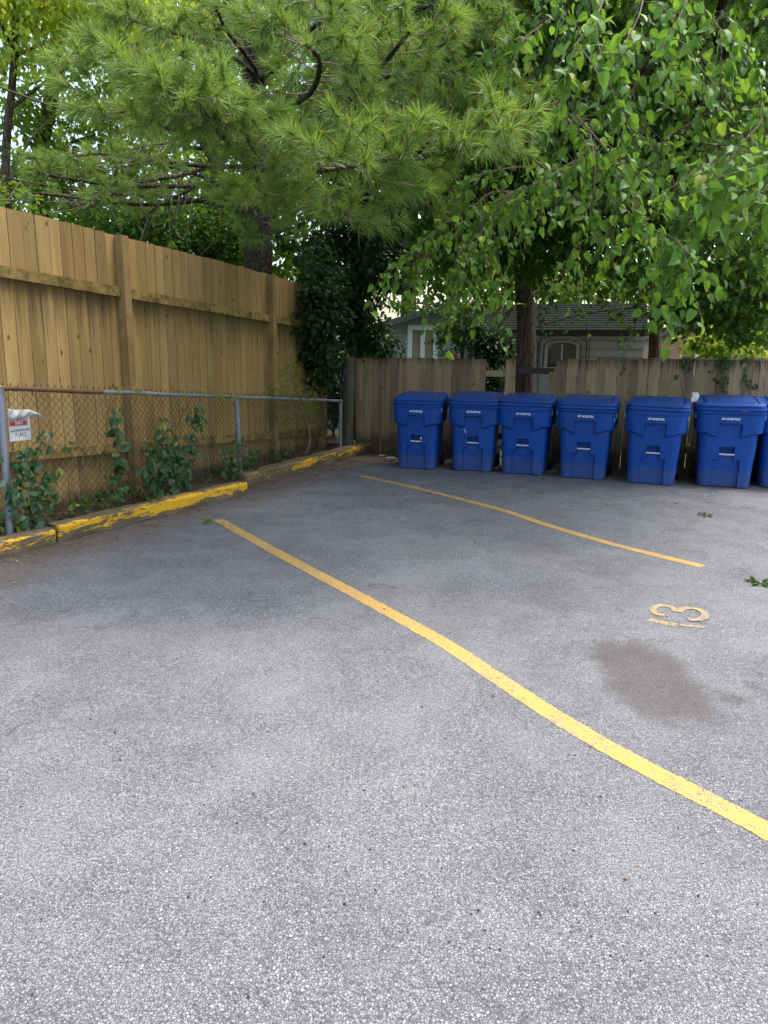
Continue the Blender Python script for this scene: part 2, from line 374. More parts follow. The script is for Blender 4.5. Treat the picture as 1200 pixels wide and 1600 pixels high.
# ------------------------------------------------------------------ object helpers
def tag(o, label=None, cat=None, group=None, kind=None):
    if label: o['label'] = label
    if cat: o['category'] = cat
    if group: o['group'] = group
    if kind: o['kind'] = kind
    return o
def thing(name, label, cat, loc=(0, 0, 0), rz=0.0, group=None):
    o = bpy.data.objects.new(name, None); COL.objects.link(o)
    o.location = loc; o.rotation_euler = (0, 0, rz); o.empty_display_size = .2
    return tag(o, label, cat, group)
class MB:
    """collects polygons and builds ONE mesh object"""
    def __init__(s): s.v = []; s.f = []; s.r = []; s.w = []; s.n = 0
    def add(s, verts, faces, rnd=0.0):
        v = np.asarray(verts, dtype=np.float32).reshape(-1, 3)
        s.v.append(v)
        for f in faces: s.f.append([i+s.n for i in f])
        s.r.extend([rnd]*len(faces)); s.n += len(v)
    def addnp(s, v, f, r):
        s.v.append(v.astype(np.float32)); s.w.append((f+s.n, r)); s.n += len(v)
    def box(s, c, size, rot=None, rnd=0.0, taper=1.0):
        hx, hy, hz = size[0]/2, size[1]/2, size[2]/2
        vs = []
        for z in (-1, 1):
            k = taper if z > 0 else 1
            for x, y in ((-1, -1), (1, -1), (1, 1), (-1, 1)):
                p = Vector((x*hx*k, y*hy*k, z*hz))
                if rot is not None: p = rot @ p
                vs.append((p.x+c[0], p.y+c[1], p.z+c[2]))
        s.add(vs, [(3, 2, 1, 0), (4, 5, 6, 7), (0, 1, 5, 4), (1, 2, 6, 5), (2, 3, 7, 6), (3, 0, 4, 7)], rnd)
    def tube(s, pts, rad, sides=6, rnd=0.0, cap=True):
        pts = [Vector(p) for p in pts]; n = len(pts)
        if not hasattr(rad, '__len__'): rad = [rad]*n
        prev = None; vs = []
        for i, p in enumerate(pts):
            d = (pts[min(i+1, n-1)]-pts[max(i-1, 0)])
            if d.length < 1e-9: d = Vector((0, 0, 1))
            d.normalize()
            if prev is None:
                a = Vector((0, 0, 1)) if abs(d.z) < .9 else Vector((1, 0, 0))
                nx = d.cross(a).normalized()
            else:
                nx = (prev - d*prev.dot(d))
                nx = nx.normalized() if nx.length > 1e-6 else d.orthogonal().normalized()
            prev = nx; ny = d.cross(nx)
            for k in range(sides):
                t = 2*math.pi*k/sides
                q = p + (nx*math.cos(t)+ny*math.sin(t))*rad[i]
                vs.append((q.x, q.y, q.z))
        fs = []
        for i in range(n-1):
            for k in range(sides):
                a = i*sides+k; b = i*sides+(k+1) % sides
                fs.append((a, b, b+sides, a+sides))
        if cap:
            fs.append(tuple(range(sides-1, -1, -1))); fs.append(tuple((n-1)*sides+k for k in range(sides)))
        s.add(vs, fs, rnd)
    def build(s, name, mat, parent=None, smooth=False, sharp=None, origin=None, wear=None):
        v = np.concatenate(s.v) if s.v else np.zeros((0, 3), np.float32)
        if parent is not None and origin is None and parent.type == 'EMPTY':
            v = v - np.array(parent.location, dtype=np.float32)
        if origin is not None: v = v - np.array(origin, dtype=np.float32)
        me = bpy.data.meshes.new(name)
        npoly = len(s.f); loops = [i for f in s.f for i in f]; sizes = [len(f) for f in s.f]; rr = list(s.r)
        la = [np.array(loops, dtype=np.int32)]; sa = [np.array(sizes, dtype=np.int32)]; ra = [np.array(rr, dtype=np.float32)]
        for f, r in s.w:
            la.append(f.astype(np.int32).ravel()); sa.append(np.full(len(f), f.shape[1], np.int32)); ra.append(r.astype(np.float32))
        la = np.concatenate(la); sa = np.concatenate(sa); ra = np.concatenate(ra)
        me.vertices.add(len(v)); me.vertices.foreach_set('co', v.astype(np.float32).ravel())
        me.loops.add(len(la)); me.loops.foreach_set('vertex_index', la)
        me.polygons.add(len(sa)); st = np.zeros(len(sa), np.int32); st[1:] = np.cumsum(sa)[:-1]
        me.polygons.foreach_set('loop_start', st)
        try: me.polygons.foreach_set('loop_total', sa)
        except Exception: pass
        me.update(calc_edges=True); me.validate(verbose=False)
        if len(me.polygons) == len(ra):
            at = me.attributes.new('rnd', 'FLOAT', 'FACE'); at.data.foreach_set('value', ra)
        if wear is not None:
            at = me.attributes.new('wear', 'FLOAT', 'FACE'); at.data.foreach_set('value', np.full(len(me.polygons), wear, np.float32))
        me.polygons.foreach_set('use_smooth', np.full(len(me.polygons), bool(smooth)))
        if smooth and sharp: me.set_sharp_from_angle(angle=R(sharp))
        me.materials.append(M[mat])
        o = bpy.data.objects.new(name, me); COL.objects.link(o)
        if parent is not None: o.parent = parent
        elif origin is not None: o.location = origin
        return o

def eu(u): return Vector((math.cos(R(-20.7))*u, math.sin(R(-20.7))*u, 0))
EU = Vector((math.cos(R(-20.7)), math.sin(R(-20.7)), 0)); EN = Vector((-EU.y, EU.x, 0))   # along / behind the back fence

# ------------------------------------------------------------------ leaves (bulk numpy)
def leaf_near():
    # mulberry / grape shaped leaf, folded on its midrib, tip drooping
    xs = [0, .06, .30, .62, .86, 1.0]; ws = [0, .24, .345, .27, .11, 0]
    mid = [(x, 0, -.18*x*x) for x in xs]
    L = [(x-(.05 if i == 1 else 0), w, .34*w - .26*x*x) for i, (x, w) in enumerate(zip(xs, ws))][1:-1]
    Rr = [(x, -y, z) for x, y, z in L]
    v = np.array(mid+L+Rr, dtype=np.float32)
    f = []
    for k in range(4):
        a = 6+k; b = 10+k
        if k == 0: f += [(0, 1, a), (0, b, 1)]
        if k < 3: f += [(1+k, 2+k, a), (2+k, a+1, a), (1+k, b, 2+k), (2+k, b, b+1)]
        else: f += [(4, 5, a), (4, b, 5)]
    return v, np.array(f, dtype=np.int32)
def leaf_far():
    v = np.array([(0, 0, 0), (.36, .40, .05), (1, 0, -.16), (.36, -.40, .05), (.5, 0, -.08)], dtype=np.float32)
    f = np.array([(0, 4, 1), (4, 2, 1), (0, 3, 4), (4, 3, 2)], dtype=np.int32); return v, f
def leaf_tiny():
    v = np.array([(0, 0, 0), (.42, .36, .05), (1, 0, -.1), (.42, -.36, .05)], dtype=np.float32)
    f = np.array([(0, 2, 1), (0, 3, 2)], dtype=np.int32); return v, f
LN, LF, LT = leaf_near(), leaf_far(), leaf_tiny()
def put_leaves(mb, tmpl, pos, dirs, nrm, size, rnd=None):
    """pos, dirs (leaf axis), nrm (rough normal) arrays (n,3); size (n,)"""
    tv, tf = tmpl; n = len(pos)
    if n == 0: return
    d = dirs/np.linalg.norm(dirs, axis=1, keepdims=True)
    y = np.cross(nrm, d); y /= np.linalg.norm(y, axis=1, keepdims=True)+1e-9
    z = np.cross(d, y)
    V = (pos[:, None, :] + size[:, None, None]*(tv[None, :, 0:1]*d[:, None, :]+tv[None, :, 1:2]*y[:, None, :]+tv[None, :, 2:3]*z[:, None, :])).reshape(-1, 3)
    Fc = (tf[None]+(np.arange(n)*len(tv))[:, None, None]).reshape(-1, 3)
    if rnd is None: rnd = rng.random(n)
    mb.addnp(V, Fc, np.repeat(rnd, len(tf)))
def unit(n):
    v = rng.normal(size=(n, 3)); return v/np.linalg.norm(v, axis=1, keepdims=True)

def crown_leaves(mb, blobs, size, tmpl=LF, clump=.42, per=26, seedpts=None):
    """blobs: (centre, radii, number of leaves). Leaves gather in clumps with gaps between them."""
    for c, rad, n in blobs:
        k = max(1, int(n/per))
        u = unit(k)*(rng.random((k, 1))**.42)
        cc = np.array(c)+u*np.array(rad)
        cr = clump*(.6+.8*rng.random(k))
        idx = np.repeat(np.arange(k), per)
        o = unit(len(idx))*(rng.random((len(idx), 1))**.5)
        p = cc[idx]+o*cr[idx][:, None]*np.array([1, 1, .62])
        out = o+u[idx]*.6
        d = out*.7+rng.normal(size=o.shape)*.45+np.array([0, 0, -.45])
        nr = np.array([0, 0, 1.0])+rng.normal(size=o.shape)*.55+out*.35
        put_leaves(mb, tmpl, p, d, nr, size*(.65+.6*rng.random(len(p))))

def curve(a, b, sag=0.0, wob=.04, n=8):
    a, b = Vector(a), Vector(b); L = (b-a).length; pts = []
    w1 = Vector(rng.normal(size=3))*wob*L; w2 = Vector(rng.normal(size=3))*wob*L*.5
    for i in range(n+1):
        t = i/n; p = a.lerp(b, t); p.z -= sag*L*(t*t)
        p += w1*math.sin(math.pi*t)+w2*math.sin(2*math.pi*t); pts.append(p)
    return pts
def poly(pts, n=24):
    """smooth polyline through control points"""
    P = [Vector(p) for p in pts]; out = []
    if len(P) < 3: return [P[0].lerp(P[-1], i/n) for i in range(n+1)]
    segs = len(P)-1
    for i in range(segs):
        p0, p1, p2, p3 = P[max(i-1, 0)], P[i], P[i+1], P[min(i+2, segs)]
        m = max(2, n//segs)
        for k in range(m):
            t = k/m
            out.append(.5*((2*p1)+(p2-p0)*t+(2*p0-5*p1+4*p2-p3)*t*t+(3*p1-p0-3*p2+p3)*t*t*t))
    out.append(P[-1]); return out

def leafy_bough(wood, leaves, pts, size, every=.10, tw=(.18, .5), droop=.6, rad=.008, tmpl=LN, lsp=.045, end=True):
    """a bough: stem with drooping side twigs carrying alternate hanging leaves"""
    pts = [Vector(p) for p in pts]
    n = len(pts); wood.tube(pts, [rad*(1-.75*i/(n-1))+.0012 for i in range(n)], 5)
    L = sum((pts[i+1]-pts[i]).length for i in range(n-1))
    k = max(2, int(L/every)); P, D, Nn, S = [], [], [], []
    def leafrow(tp):
        ll = sum((tp[i+1]-tp[i]).length for i in range(len(tp)-1)); m = max(2, int(ll/lsp))
        for j in range(m):
            f = (j+.6)/m*(len(tp)-1); i = min(int(f), len(tp)-2); q = tp[i].lerp(tp[i+1], f-i)
            ax = (tp[i+1]-tp[i]).normalized()
            side = ax.cross(Vector((0, 0, 1))); side = side.normalized() if side.length > .05 else Vector((1, 0, 0))
            sgn = 1 if j % 2 else -1
            d = side*sgn*(.5+.35*random.random())+ax*.4+Vector((0, 0, -.40-.4*random.random()))+Vector(rng.normal(size=3))*.42
            st = d.normalized()*size*.28
            P.append(q+st*.6+Vector(rng.normal(size=3))*.018); D.append(d)
            Nn.append(Vector((0, -.35, .9))+side*sgn*.6+Vector(rng.normal(size=3))*.85); S.append(size*random.choice((.45, .7, .9, 1.0, 1.1))*random.uniform(.85, 1.1))
    leafrow(pts[n//3:])
    for j in range(k):
        f = (j+.5)/k*(n-1); i = min(int(f), n-2); q = pts[i].lerp(pts[i+1], f-i)
        ax = (pts[i+1]-pts[i]).normalized()
        d = ax*.5+Vector(rng.normal(size=3))*.55+Vector((0, 0, -.1)); d.normalize()
        ln = random.uniform(*tw)
        tp = curve(q, q+d*ln, droop, .05, 5)
        wood.tube(tp, [rad*.45*(1-.7*a/5)+.001 for a in range(6)], 3)
        leafrow(tp)
    put_leaves(leaves, tmpl, np.array(P), np.array(D), np.array(Nn), np.array(S))

# ------------------------------------------------------------------ setting: ground
def sheet(name, poly_, z, mat, grid=None):
    mb = MB(); mb.add([(p[0], p[1], z) for p in poly_], [tuple(range(len(poly_)))])
    o = mb.build(name, mat); return tag(o, kind='structure')
sheet('ground', [(-400, -400), (400, -400), (400, 400), (-400, 400)], -.012, 'grass')
T0, T5 = G(0, 873), G(587, 704)
tdir = (T5-T0).normalized(); tn = Vector((-tdir.y, tdir.x, 0))
pA = T0-tdir*16+tn*.1; pB = T5+tdir*.9+tn*.1; pC = pB+EU*22; pD = pC-EN*34
sheet('parking_lot', [tuple(pA)[:2], tuple(pA+EU*26)[:2], tuple(pC)[:2], tuple(pB)[:2]], 0.0, 'asphalt')
def painted(name, label, strokes, width, wear, cat='painted line', grp=None):
    mb = MB()
    for si, (st, wd) in enumerate(strokes):
        pts = [G(*p) for p in st]
        sm = poly(pts, 40*max(1, len(pts)-1)) if len(pts) > 2 else [pts[0].lerp(pts[1], i/60) for i in range(61)]
        vs = []; fs = []
        n = len(sm)
        for i, p in enumerate(sm):
            d = (sm[min(i+1, n-1)]-sm[max(i-1, 0)]).normalized(); nn = Vector((-d.y, d.x, 0))
            h = wd/2; j1 = random.gauss(0, .0022); j2 = random.gauss(0, .0022)
            if i in (0, n-1): h *= .8
            for k in (-1, 1):
                q = p+nn*k*(h+(j1 if k < 0 else j2)); vs.append((q.x, q.y, .002+.0012*si))
        for i in range(n-1): fs.append((2*i, 2*i+1, 2*i+3, 2*i+2))
        mb.add(vs, fs)
    o = mb.build(name, 'line', wear=wear)
    return tag(o, label, kind='structure')
painted('parking_line', 'long yellow bay line running diagonally across the near asphalt',
        [([(341, 812), (430, 862), (560, 931), (690, 1003), (780, 1062), (880, 1127), (990, 1190), (1100, 1247), (1204, 1302), (1330, 1376)], .102)], .1, .0)
painted('parking_line', 'shorter yellow bay line in front of the blue bins',
        [([(566, 744), (660, 765), (780, 796), (860, 822), (960, 851), (1098, 885)], .096)], .1, .0)
painted('bay_number', 'worn yellow painted bay number 13 on the asphalt',
        [([(1014, 968), (1036, 973), (1058, 977)], .056), ([(1062, 977), (1082, 979), (1102, 981)], .036),
         ([(1038, 962), (1026, 960), (1020, 954), (1025, 948), (1037, 947), (1050, 950), (1057, 957)], .040),
         ([(1059, 957), (1067, 952), (1080, 951), (1093, 954), (1101, 960), (1098, 967), (1087, 970), (1076, 969)], .046)], .05, .42)

# soil bed between the timbers and the tall fence, continuing past the corner
mb = MB(); nu, nv = 140, 14; vs = []; fs = []
for i in range(nu+1):
    for j in range(nv+1):
        p = T0-tdir*6+tdir*(14.5*i/nu)+tn*(.05+1.5*j/nv)
        z = -.01+.10*min(1, j/2)+.025*math.sin(i*.9+j)*random.random()+random.uniform(-.012, .018)
        vs.append((p.x, p.y, z))
for i in range(nu):
    for j in range(nv):
        a = i*(nv+1)+j; fs.append((a, a+nv+1, a+nv+2, a+1))
mb.add(vs, fs); o = mb.build('soil_bed', 'soil', smooth=True); tag(o, kind='structure')

# ------------------------------------------------------------------ kerb timbers
def timber(label, a, b, sec, wear, zrot=0):
    """a, b: bottom front edge on the ground"""
    a, b = Vector(a), Vector(b); L = (b-a).length; d = (b-a).normalized(); ang = math.atan2(d.y, d.x)
    w, h = sec; n = int(L/.05)+2
    # cross-section, chamfered, y from 0 (front) to w
    cs = [(0.004, 0), (0, .02), (0, h-.018), (.018, h), (w-.018, h), (w, h-.018), (w, 0)]
    mb = MB(); vs = []; fs = []; m = len(cs)
    for i in range(n+1):
        t = i/n; x = L*t
        for k, (y, z) in enumerate(cs):
            jit = .0035*math.sin(x*9+k*2.1)+random.uniform(-.002, .002)+(random.uniform(-.006, .002) if k in (2, 3) else 0)
            ex = random.uniform(-.006, .006) if i in (0, n) else 0
            vs.append((x+ex, y+jit, max(0.0, z+jit) if z > 0 else 0.001))
    for i in range(n):
        for k in range(m-1):
            q = i*m+k; fs.append((q, q+m, q+m+1, q+1))
    fs.append(tuple(range(m))); fs.append(tuple(n*m+k for k in range(m-1, -1, -1)))
    mb.add(vs, fs); o = mb.build('kerb_timber', 'timber', smooth=True, sharp=28, wear=wear)
    o.location = a; o.rotation_euler = (0, 0, ang)
    tag(o, label, 'kerb timber', 'timbers edging the parking lot'); return o
timber('near kerb timber with flaked yellow paint beside the first fence post', T0-tdir*3.2+tn*.02, G(88, 851), (.15, .135), .0)
timber('middle kerb timber with the most yellow paint left on it', G(92, 848), G(387, 773), (.15, .145), -.06)
timber('far kerb timber, mostly bare wood, running to the corner', G(384, 762)+tn*.0, G(590, 704), (.19, .15), .03)

# ------------------------------------------------------------------ chain link fence
C0, C1 = Vector((-2.94, 5.57, 0)), Vector((-.70, 11.06, 0)); cd = (C1-C0).normalized(); cn = Vector((-cd.y, cd.x, 0)); CL = (C1-C0).length
def railz(s): return 1.235-.0715*s          # rail height along the fence (it runs down to the corner)
def CP(s, z, off=0): p = C0+cd*s+cn*off; return Vector((p.x, p.y, z))
cf = thing('chain_link_fence', 'low grey chain link fence with a rusty top rail behind the kerb timbers', 'fence', tuple(C0))
m1 = MB()
S0 = -2.6
rs = [S0+i*.12 for i in range(int((CL-S0)/.12)+1)]
for i in range(len(rs)-1):
    rust = 1.0 if rs[i] < 1.0 else (.40 if rs[i] < 2.2 else .12)
    m1.tube([CP(rs[i], railz(rs[i])+.002*math.sin(rs[i]*5)), CP(rs[i+1], railz(rs[i+1])+.002*math.sin(rs[i+1]*5))], .020, 10, rust, cap=False)
m1.build('top_rail', 'galv', cf, smooth=True)
def sofpx(px, py):                           # distance along the chain link fence of a survey ray
    r = ray(px, py); n = cn; t = (n.x*C0.x+n.y*C0.y)/(n.x*r.x+n.y*r.y); p = Vector((r.x*t, r.y*t, HC+r.z*t)); return (p-C0).dot(cd), p.z
s_mid = sofpx(371, 680)[0]
for s, lean in ((0.0, .03), (s_mid, -.045), (-2.5, 0), (CL, 0)):
    mb = MB(); a = CP(s, -.02, -.03); b = CP(s, railz(s)-.005, -.03)+cd*lean
    mb.tube([a, a.lerp(b, .5), b], .029 if s <= 0 else .026, 12, .12); o = mb.build('post', 'galv', cf, smooth=True, sharp=50)
    mb = MB(); mb.tube([b-Vector((0, 0, .03)), b+Vector((0, 0, .012)), b+Vector((0, 0, .03))], [.034, .034, .012], 12, .5); mb.build('post_cap', 'galv', o, smooth=True, sharp=40, origin=tuple(C0))
def chainlink(a, dirv, L, zb, zt, pitch=.0355, r=.0015, ragged=True, off=0.0):
    mb = MB(); n = int(L/pitch); rows = None
    nrm = Vector((-dirv.y, dirv.x, 0))
    for i in range(n):
        pts = []; x0 = i*pitch
        top = zt(x0); bot = zb(x0); k = int((top-bot)/pitch)+1
        for j in range(k+1):
            x = x0+(pitch if (j+i) % 2 else 0)+.002*math.sin(i*.7+j*.5)
            z = top+.012-j*pitch
            p = a+dirv*x+nrm*(off+(.0028 if (j+i) % 2 else -.0028)+.012*math.sin(x0*2.3+z*3)); pts.append((p.x, p.y, z))
        if ragged: pts.insert(0, (pts[0][0]+dirv.x*.008, pts[0][1]+dirv.y*.008, pts[0][2]+.018))
        mb.tube(pts, r, 3, cap=False)
    return mb
chainlink(C0+cd*S0, cd, CL-S0, lambda x: .05, lambda x: railz(x+S0)+.012, off=.022, r=.0024).build('wire_mesh', 'wire', cf)
# ties
mb = MB()
for s in np.arange(-2, CL, .55):
    c = CP(s, railz(s)); mb.tube([c+cn*.024*math.cos(t)+Vector((0, 0, .024*math.sin(t))) for t in np.linspace(0, 6.28, 9)]+[c+cn*.02+Vector((0, 0, -.06))], .0016, 4)
mb.build('tie_wire', 'wire', cf)['kind'] = 'stuff'
# older blue-grey chain link panel turning the corner behind the old post
q0 = Vector((-1.12, 11.75, 0)); qf = thing('chain_link_fence', 'narrow dark blue-grey chain link panel in the corner beside the old wooden post', 'fence', tuple(q0))
chainlink(q0, EU, .60, lambda x: .03, lambda x: 1.42, pitch=.024, r=.0022, ragged=False).build('wire_mesh', 'bluewire', qf)
for z in (.82, 1.08, 1.43):
    mb = MB(); mb.tube([q0+Vector((0, 0, z)), q0+EU*.60+Vector((0, 0, z-.02))], .018, 8); mb.build('rail', 'black', qf, smooth=True)
mb = MB(); mb.tube([q0+EU*.47+Vector((0, 0, 0)), q0+EU*.47+Vector((0, 0, 1.45))], .022, 8); mb.build('post', 'bluewire', qf, smooth=True)

# ------------------------------------------------------------------ tall cedar fence
B0 = Vector((-3.291, 5.714, 0)); bd = cd; bn = cn
def BP(s, z, off=0): p = B0+bd*s+bn*off; return Vector((p.x, p.y, z))
TL = 6.15
def topz(s): return 2.64-.028*s-.012*max(0, s-3)*max(0, s-3)*.6
def railA(s): return 2.19-.055*s-.0*s
rotb = Matrix.Rotation(math.atan2(bd.y, bd.x), 3, 'Z')
tf = thing('privacy_fence', 'tall tan cedar board fence with mossy rails behind the chain link', 'fence', tuple(B0))
mb = MB(); s = -3.4
while s < TL:
    w = .138+random.uniform(-.004, .004)
    tone = random.random()*.8+.1
    if s > 3.4: tone *= .65
    zt = topz(max(s, 0))+random.uniform(-.006, .004) if s > -.1 else 2.64+random.uniform(-.01, .01)
    lean = random.gauss(0, .0035)
    a = BP(s+w/2, 0, random.uniform(0, .006)); zb = .05+random.uniform(-.01, .02)
    hz = (zt-zb)
    rot = Matrix.Rotation(lean, 3, bn) @ rotb
    gap = .008 if random.random() < .8 else .012
    mb.box((a.x, a.y, zb+hz/2), (w-gap, .017, hz), rot, tone)
    s += w
mb.build('board_panel', 'cedar', tf)
posts_s = [-.95-.0, 1.86, 4.62]
def s_of(px, py):
    r = ray(px, py); t = (bn.x*B0.x+bn.y*B0.y)/(bn.x*r.x+bn.y*r.y); p = Vector((r.x*t, r.y*t, HC+r.z*t)); return (p-B0).dot(bd)
posts_s = [s_of(187, 450)-2.75, s_of(187, 450), s_of(419, 480), TL-.1]
for s in posts_s:
    mb = MB(); zt = topz(max(s, 0))-.004; p = BP(s, 0, -.055)
    mb.box((p.x, p.y, zt/2), (.09, .09, zt), rotb, random.random()); mb.build('post', 'cedar_post', tf)
for zf in (lambda s: 2.145-.045*s, lambda s: 1.33-.05*s, lambda s: .665-.055*s):
    for a_, b_ in ((posts_s[0], posts_s[1]), (posts_s[1], posts_s[2]), (posts_s[2], posts_s[3])):
        if zf(0) > 1.2 and zf(0) < 1.5: continue
        a2, b2 = a_+.047, b_-.047
        if a_ < -2: a2 = a_
        pa = BP(a2, zf(a2), -.032); pb = BP(b2, zf(b2), -.032)
        c = (pa+pb)/2; dv = (pb-pa); L = dv.length
        pitch = math.atan2(dv.z, math.hypot(dv.x, dv.y))
        rot = Matrix.Rotation(math.atan2(dv.y, dv.x), 3, 'Z') @ Matrix.Rotation(-pitch, 3, 'Y')
        mb = MB(); mb.box(c, (L, .040, .090), rot, random.random()); mb.build('rail', 'cedar_rail', tf)

# ------------------------------------------------------------------ back fence
A0 = Vector((-.50, 11.59, 0))
def AP(u, z, off=0): p = A0+EU*u+EN*off; return Vector((p.x, p.y, z))
rota = Matrix.Rotation(math.atan2(EU.y, EU.x), 3, 'Z')
def u_of(px):
    r = ray(px, 600); n = EN; t = (n.x*A0.x+n.y*A0.y)/(n.x*r.x+n.y*r.y); p = Vector((r.x*t, r.y*t, 0)); return (p-A0).dot(EU)
def board_fence(u0, u1, z0, z1, label, rails=(.3, 1.2)):
    root = thing('board_fence', label, 'fence', tuple(AP(u0, 0)), group='weathered back fence sections')
    mb = MB(); u = u0
    while u < u1-.03:
        w = min(random.uniform(.128, .150), u1-u)
        t = (u-u0)/(u1-u0); zt = z0+(z1-z0)*t+random.uniform(-.014, .010)
        a = AP(u+w/2, 0, random.uniform(-.004, .008)); rot = Matrix.Rotation(random.gauss(0, .005), 3, EN) @ rota
        mb.box((a.x, a.y, zt/2), (w-random.choice((.003, .004, .006)), .018, zt), rot, random.random()*.95)
        u += w
    mb.build('board_panel', 'grey_board', root)
    for z in rails:
        mb = MB(); c = AP((u0+u1)/2, z, .045); mb.box(c, (u1-u0, .04, .09), rota, .5); mb.build('rail', 'dark_rail', root)
    for uu in np.arange(u0+.06, u1, 2.4):
        mb = MB(); c = AP(uu, .7, .11); mb.box(c, (.09, .09, 1.36), rota, .5); mb.build('post', 'dark_rail', root)
    return root
u758, u790, u805, u857, u868 = [u_of(p) for p in (758, 789.5, 804.5, 857, 868)]
board_fence(0.03, u758, 1.435, 1.465, 'weathered brown board fence between the corner post and the gap')
board_fence(u868, 8.6, 1.475, 1.60, 'long weathered board fence standing behind the right-hand blue bins')
# broken part between them: one loose picket, sagging rails, a short picket
gp = thing('broken_fence_section', 'gap in the back fence with one loose picket and exposed dark rails', 'fence', tuple(AP(u758, 0)))
mb = MB(); c = AP((u790+u805)/2, .74, -.012); mb.box(c, (u805-u790, .018, 1.44), rota, .7); mb.build('picket', 'grey_board', gp)
mb = MB(); c = AP((u857+u868)/2+.0, .655, -.0); mb.box(c, (u868-u857-.006, .018, 1.28), rota, .35); mb.build('picket', 'grey_board', gp)
mb = MB(); c = AP((u758+u790)/2, 1.25, .03); mb.box(c, (u790-u758+.15, .035, .085), rota, .9); mb.build('rail', 'grey_board', gp)
mb = MB(); c = AP((u805+u857)/2, 1.305, .035); mb.box(c, (u857-u805+.12, .035, .088), Matrix.Rotation(.012, 3, EN) @ rota, .2); mb.build('rail', 'dark_rail', gp)
mb = MB(); c = AP((u758+u857)/2, .35, .035); mb.box(c, (u857-u758+.2, .035, .088), rota, .2); mb.build('rail', 'dark_rail', gp)
# old round corner post with a dead stem
pp = W(544, 640, 11.35); pp.z = 0
mb = MB(); pts = [pp+Vector((.002*i, .001*i, i*.145)) for i in range(11)]
mb.tube(pts, [.092, .088, .086, .085, .086, .084, .083, .084, .082, .08, .068], 14, .4)
o = mb.build('wooden_post', 'old_post', smooth=True, sharp=50, origin=tuple(pp)); tag(o, 'old greenish round wooden post standing in the corner where the fences meet', 'post')

# ------------------------------------------------------------------ recycling bins
def bin_body():
    mb = MB()
    xs = [.128, .122, .115, .108, .070, .063]
    def hw(z): return .243+.041*z/.86
    def fy(z): return .300+.055*z/.86
    def by(z): return .270+.060*z/.86
    rows = [0, .012, .05, .15, .25, .312, .322, .384, .392, .462, .470, .53, 'a', 'b', .66, .70, .727, .737, .80, .83, .836, .862]
    rings = []
    for r_ in rows:
        ring = []
        z0 = {'a': .572, 'b': .590}.get(r_, r_)
        h = hw(z0); f = fy(z0); b = by(z0); rc = .075
        inset = .018 if r_ == 0 else 0.0
        edge = h-rc
        fx = [-edge-.0]+[-x for x in xs]+[-.03, .03]+[x for x in reversed(xs)]+[edge]
        band = (r_ == 'b') or (not isinstance(r_, str) and r_ >= .59)
        bo = .036 if band else 0.0
        if not isinstance(r_, str) and r_ >= .836: bo = .042
        for x in fx:
            ax = abs(x); z = z0; d = bo
            if r_ in ('a', 'b'): z += .034*max(0, (ax-.11)/.10)**1.2*(1 if ax > .11 else 0)
            if band and ax < .1115 and (isinstance(r_, str) or r_ < .732): d = .0
            if not isinstance(r_, str):
                if ax < .125 and r_ < .317: d = -.040
                elif ax < .066 and .317 < r_ < .388: d = -.044
                elif ax < .066 and .388 < r_ < .466: d = -.080
            ring.append((x, -(f+d-inset), z))
        zc = z0+(.042 if r_ in ('a', 'b') else 0)
        for cx, cy, a0 in ((edge, -(f-rc), -90), (edge, b-rc, 0), (-edge, b-rc, 90), (-edge, -(f-rc), 180)):
            for k in range(0 if a0 != -90 else 1, 6):
                if a0 == 180 and k == 5: continue
                a = R(a0+90*k/5); rr = rc+bo-inset
                ring.append((cx+rr*math.cos(a), cy+rr*math.sin(a), zc))
        rings.append(ring)
    n = len(rings[0]); vs = [p for r_ in rings for p in r_]; fs = []
    for i in range(len(rings)-1):
        for k in range(n):
            a = i*n+k; b = i*n+(k+1) % n; fs.append((a, b, b+n, a+n))
    fs.append(tuple(reversed(range(n))))
    # inner lip so the top is closed under the lid
    fs.append(tuple((len(rings)-1)*n+k for k in range(n)))
    mb.add(vs, fs); return mb
def bin_lid():
    mb = MB()
    X, YF, YB, rc = .288, .360, .345, .07
    layers = [(.850, .028, 0), (.856, .040, 0), (.874, .042, 0), (.880, .020, .1), (.887, .020, .15), (.892, .042, .2), (.914, .040, .3), (.919, .018, .35),
              (.926, .018, .45), (.931, .032, .5), (.948, .028, .8), (.956, .018, 1), (.960, .004, 1), (.960, -.026, 1), (.950, -.032, 1), (.950, -.048, 1), (.968, -.060, 1.0), (.973, -.085, 1.0), (.975, -.16, 1.0)]
    rings = []
    for z, o_, sl in layers:
        ring = []; rr = max(.015, rc+o_*.8)
        hx, f, b = X+o_, YF+o_, YB+o_
        for cx, cy, a0 in ((hx-rr, -(f-rr), -90), (hx-rr, b-rr, 0), (-(hx-rr), b-rr, 90), (-(hx-rr), -(f-rr), 180)):
            for k in range(7):
                a = R(a0+90*k/6); x, y = cx+rr*math.cos(a), cy+rr*math.sin(a)
                t = (y+.38)/.76
                ring.append((x, y, z+sl*(.050*t+.014*math.sin(math.pi*t)*(1-(x/.33)**2))))
        rings.append(ring)
    n = len(rings[0]); vs = [p for r_ in rings for p in r_]; fs = []
    for i in range(len(rings)-1):
        for k in range(n):
            a = i*n+k; b = i*n+(k+1) % n; fs.append((a, b, b+n, a+n))
    fs.append(tuple(reversed(range(n)))); fs.append(tuple((len(rings)-1)*n+k for k in range(n)))
    mb.add(vs, fs); return mb
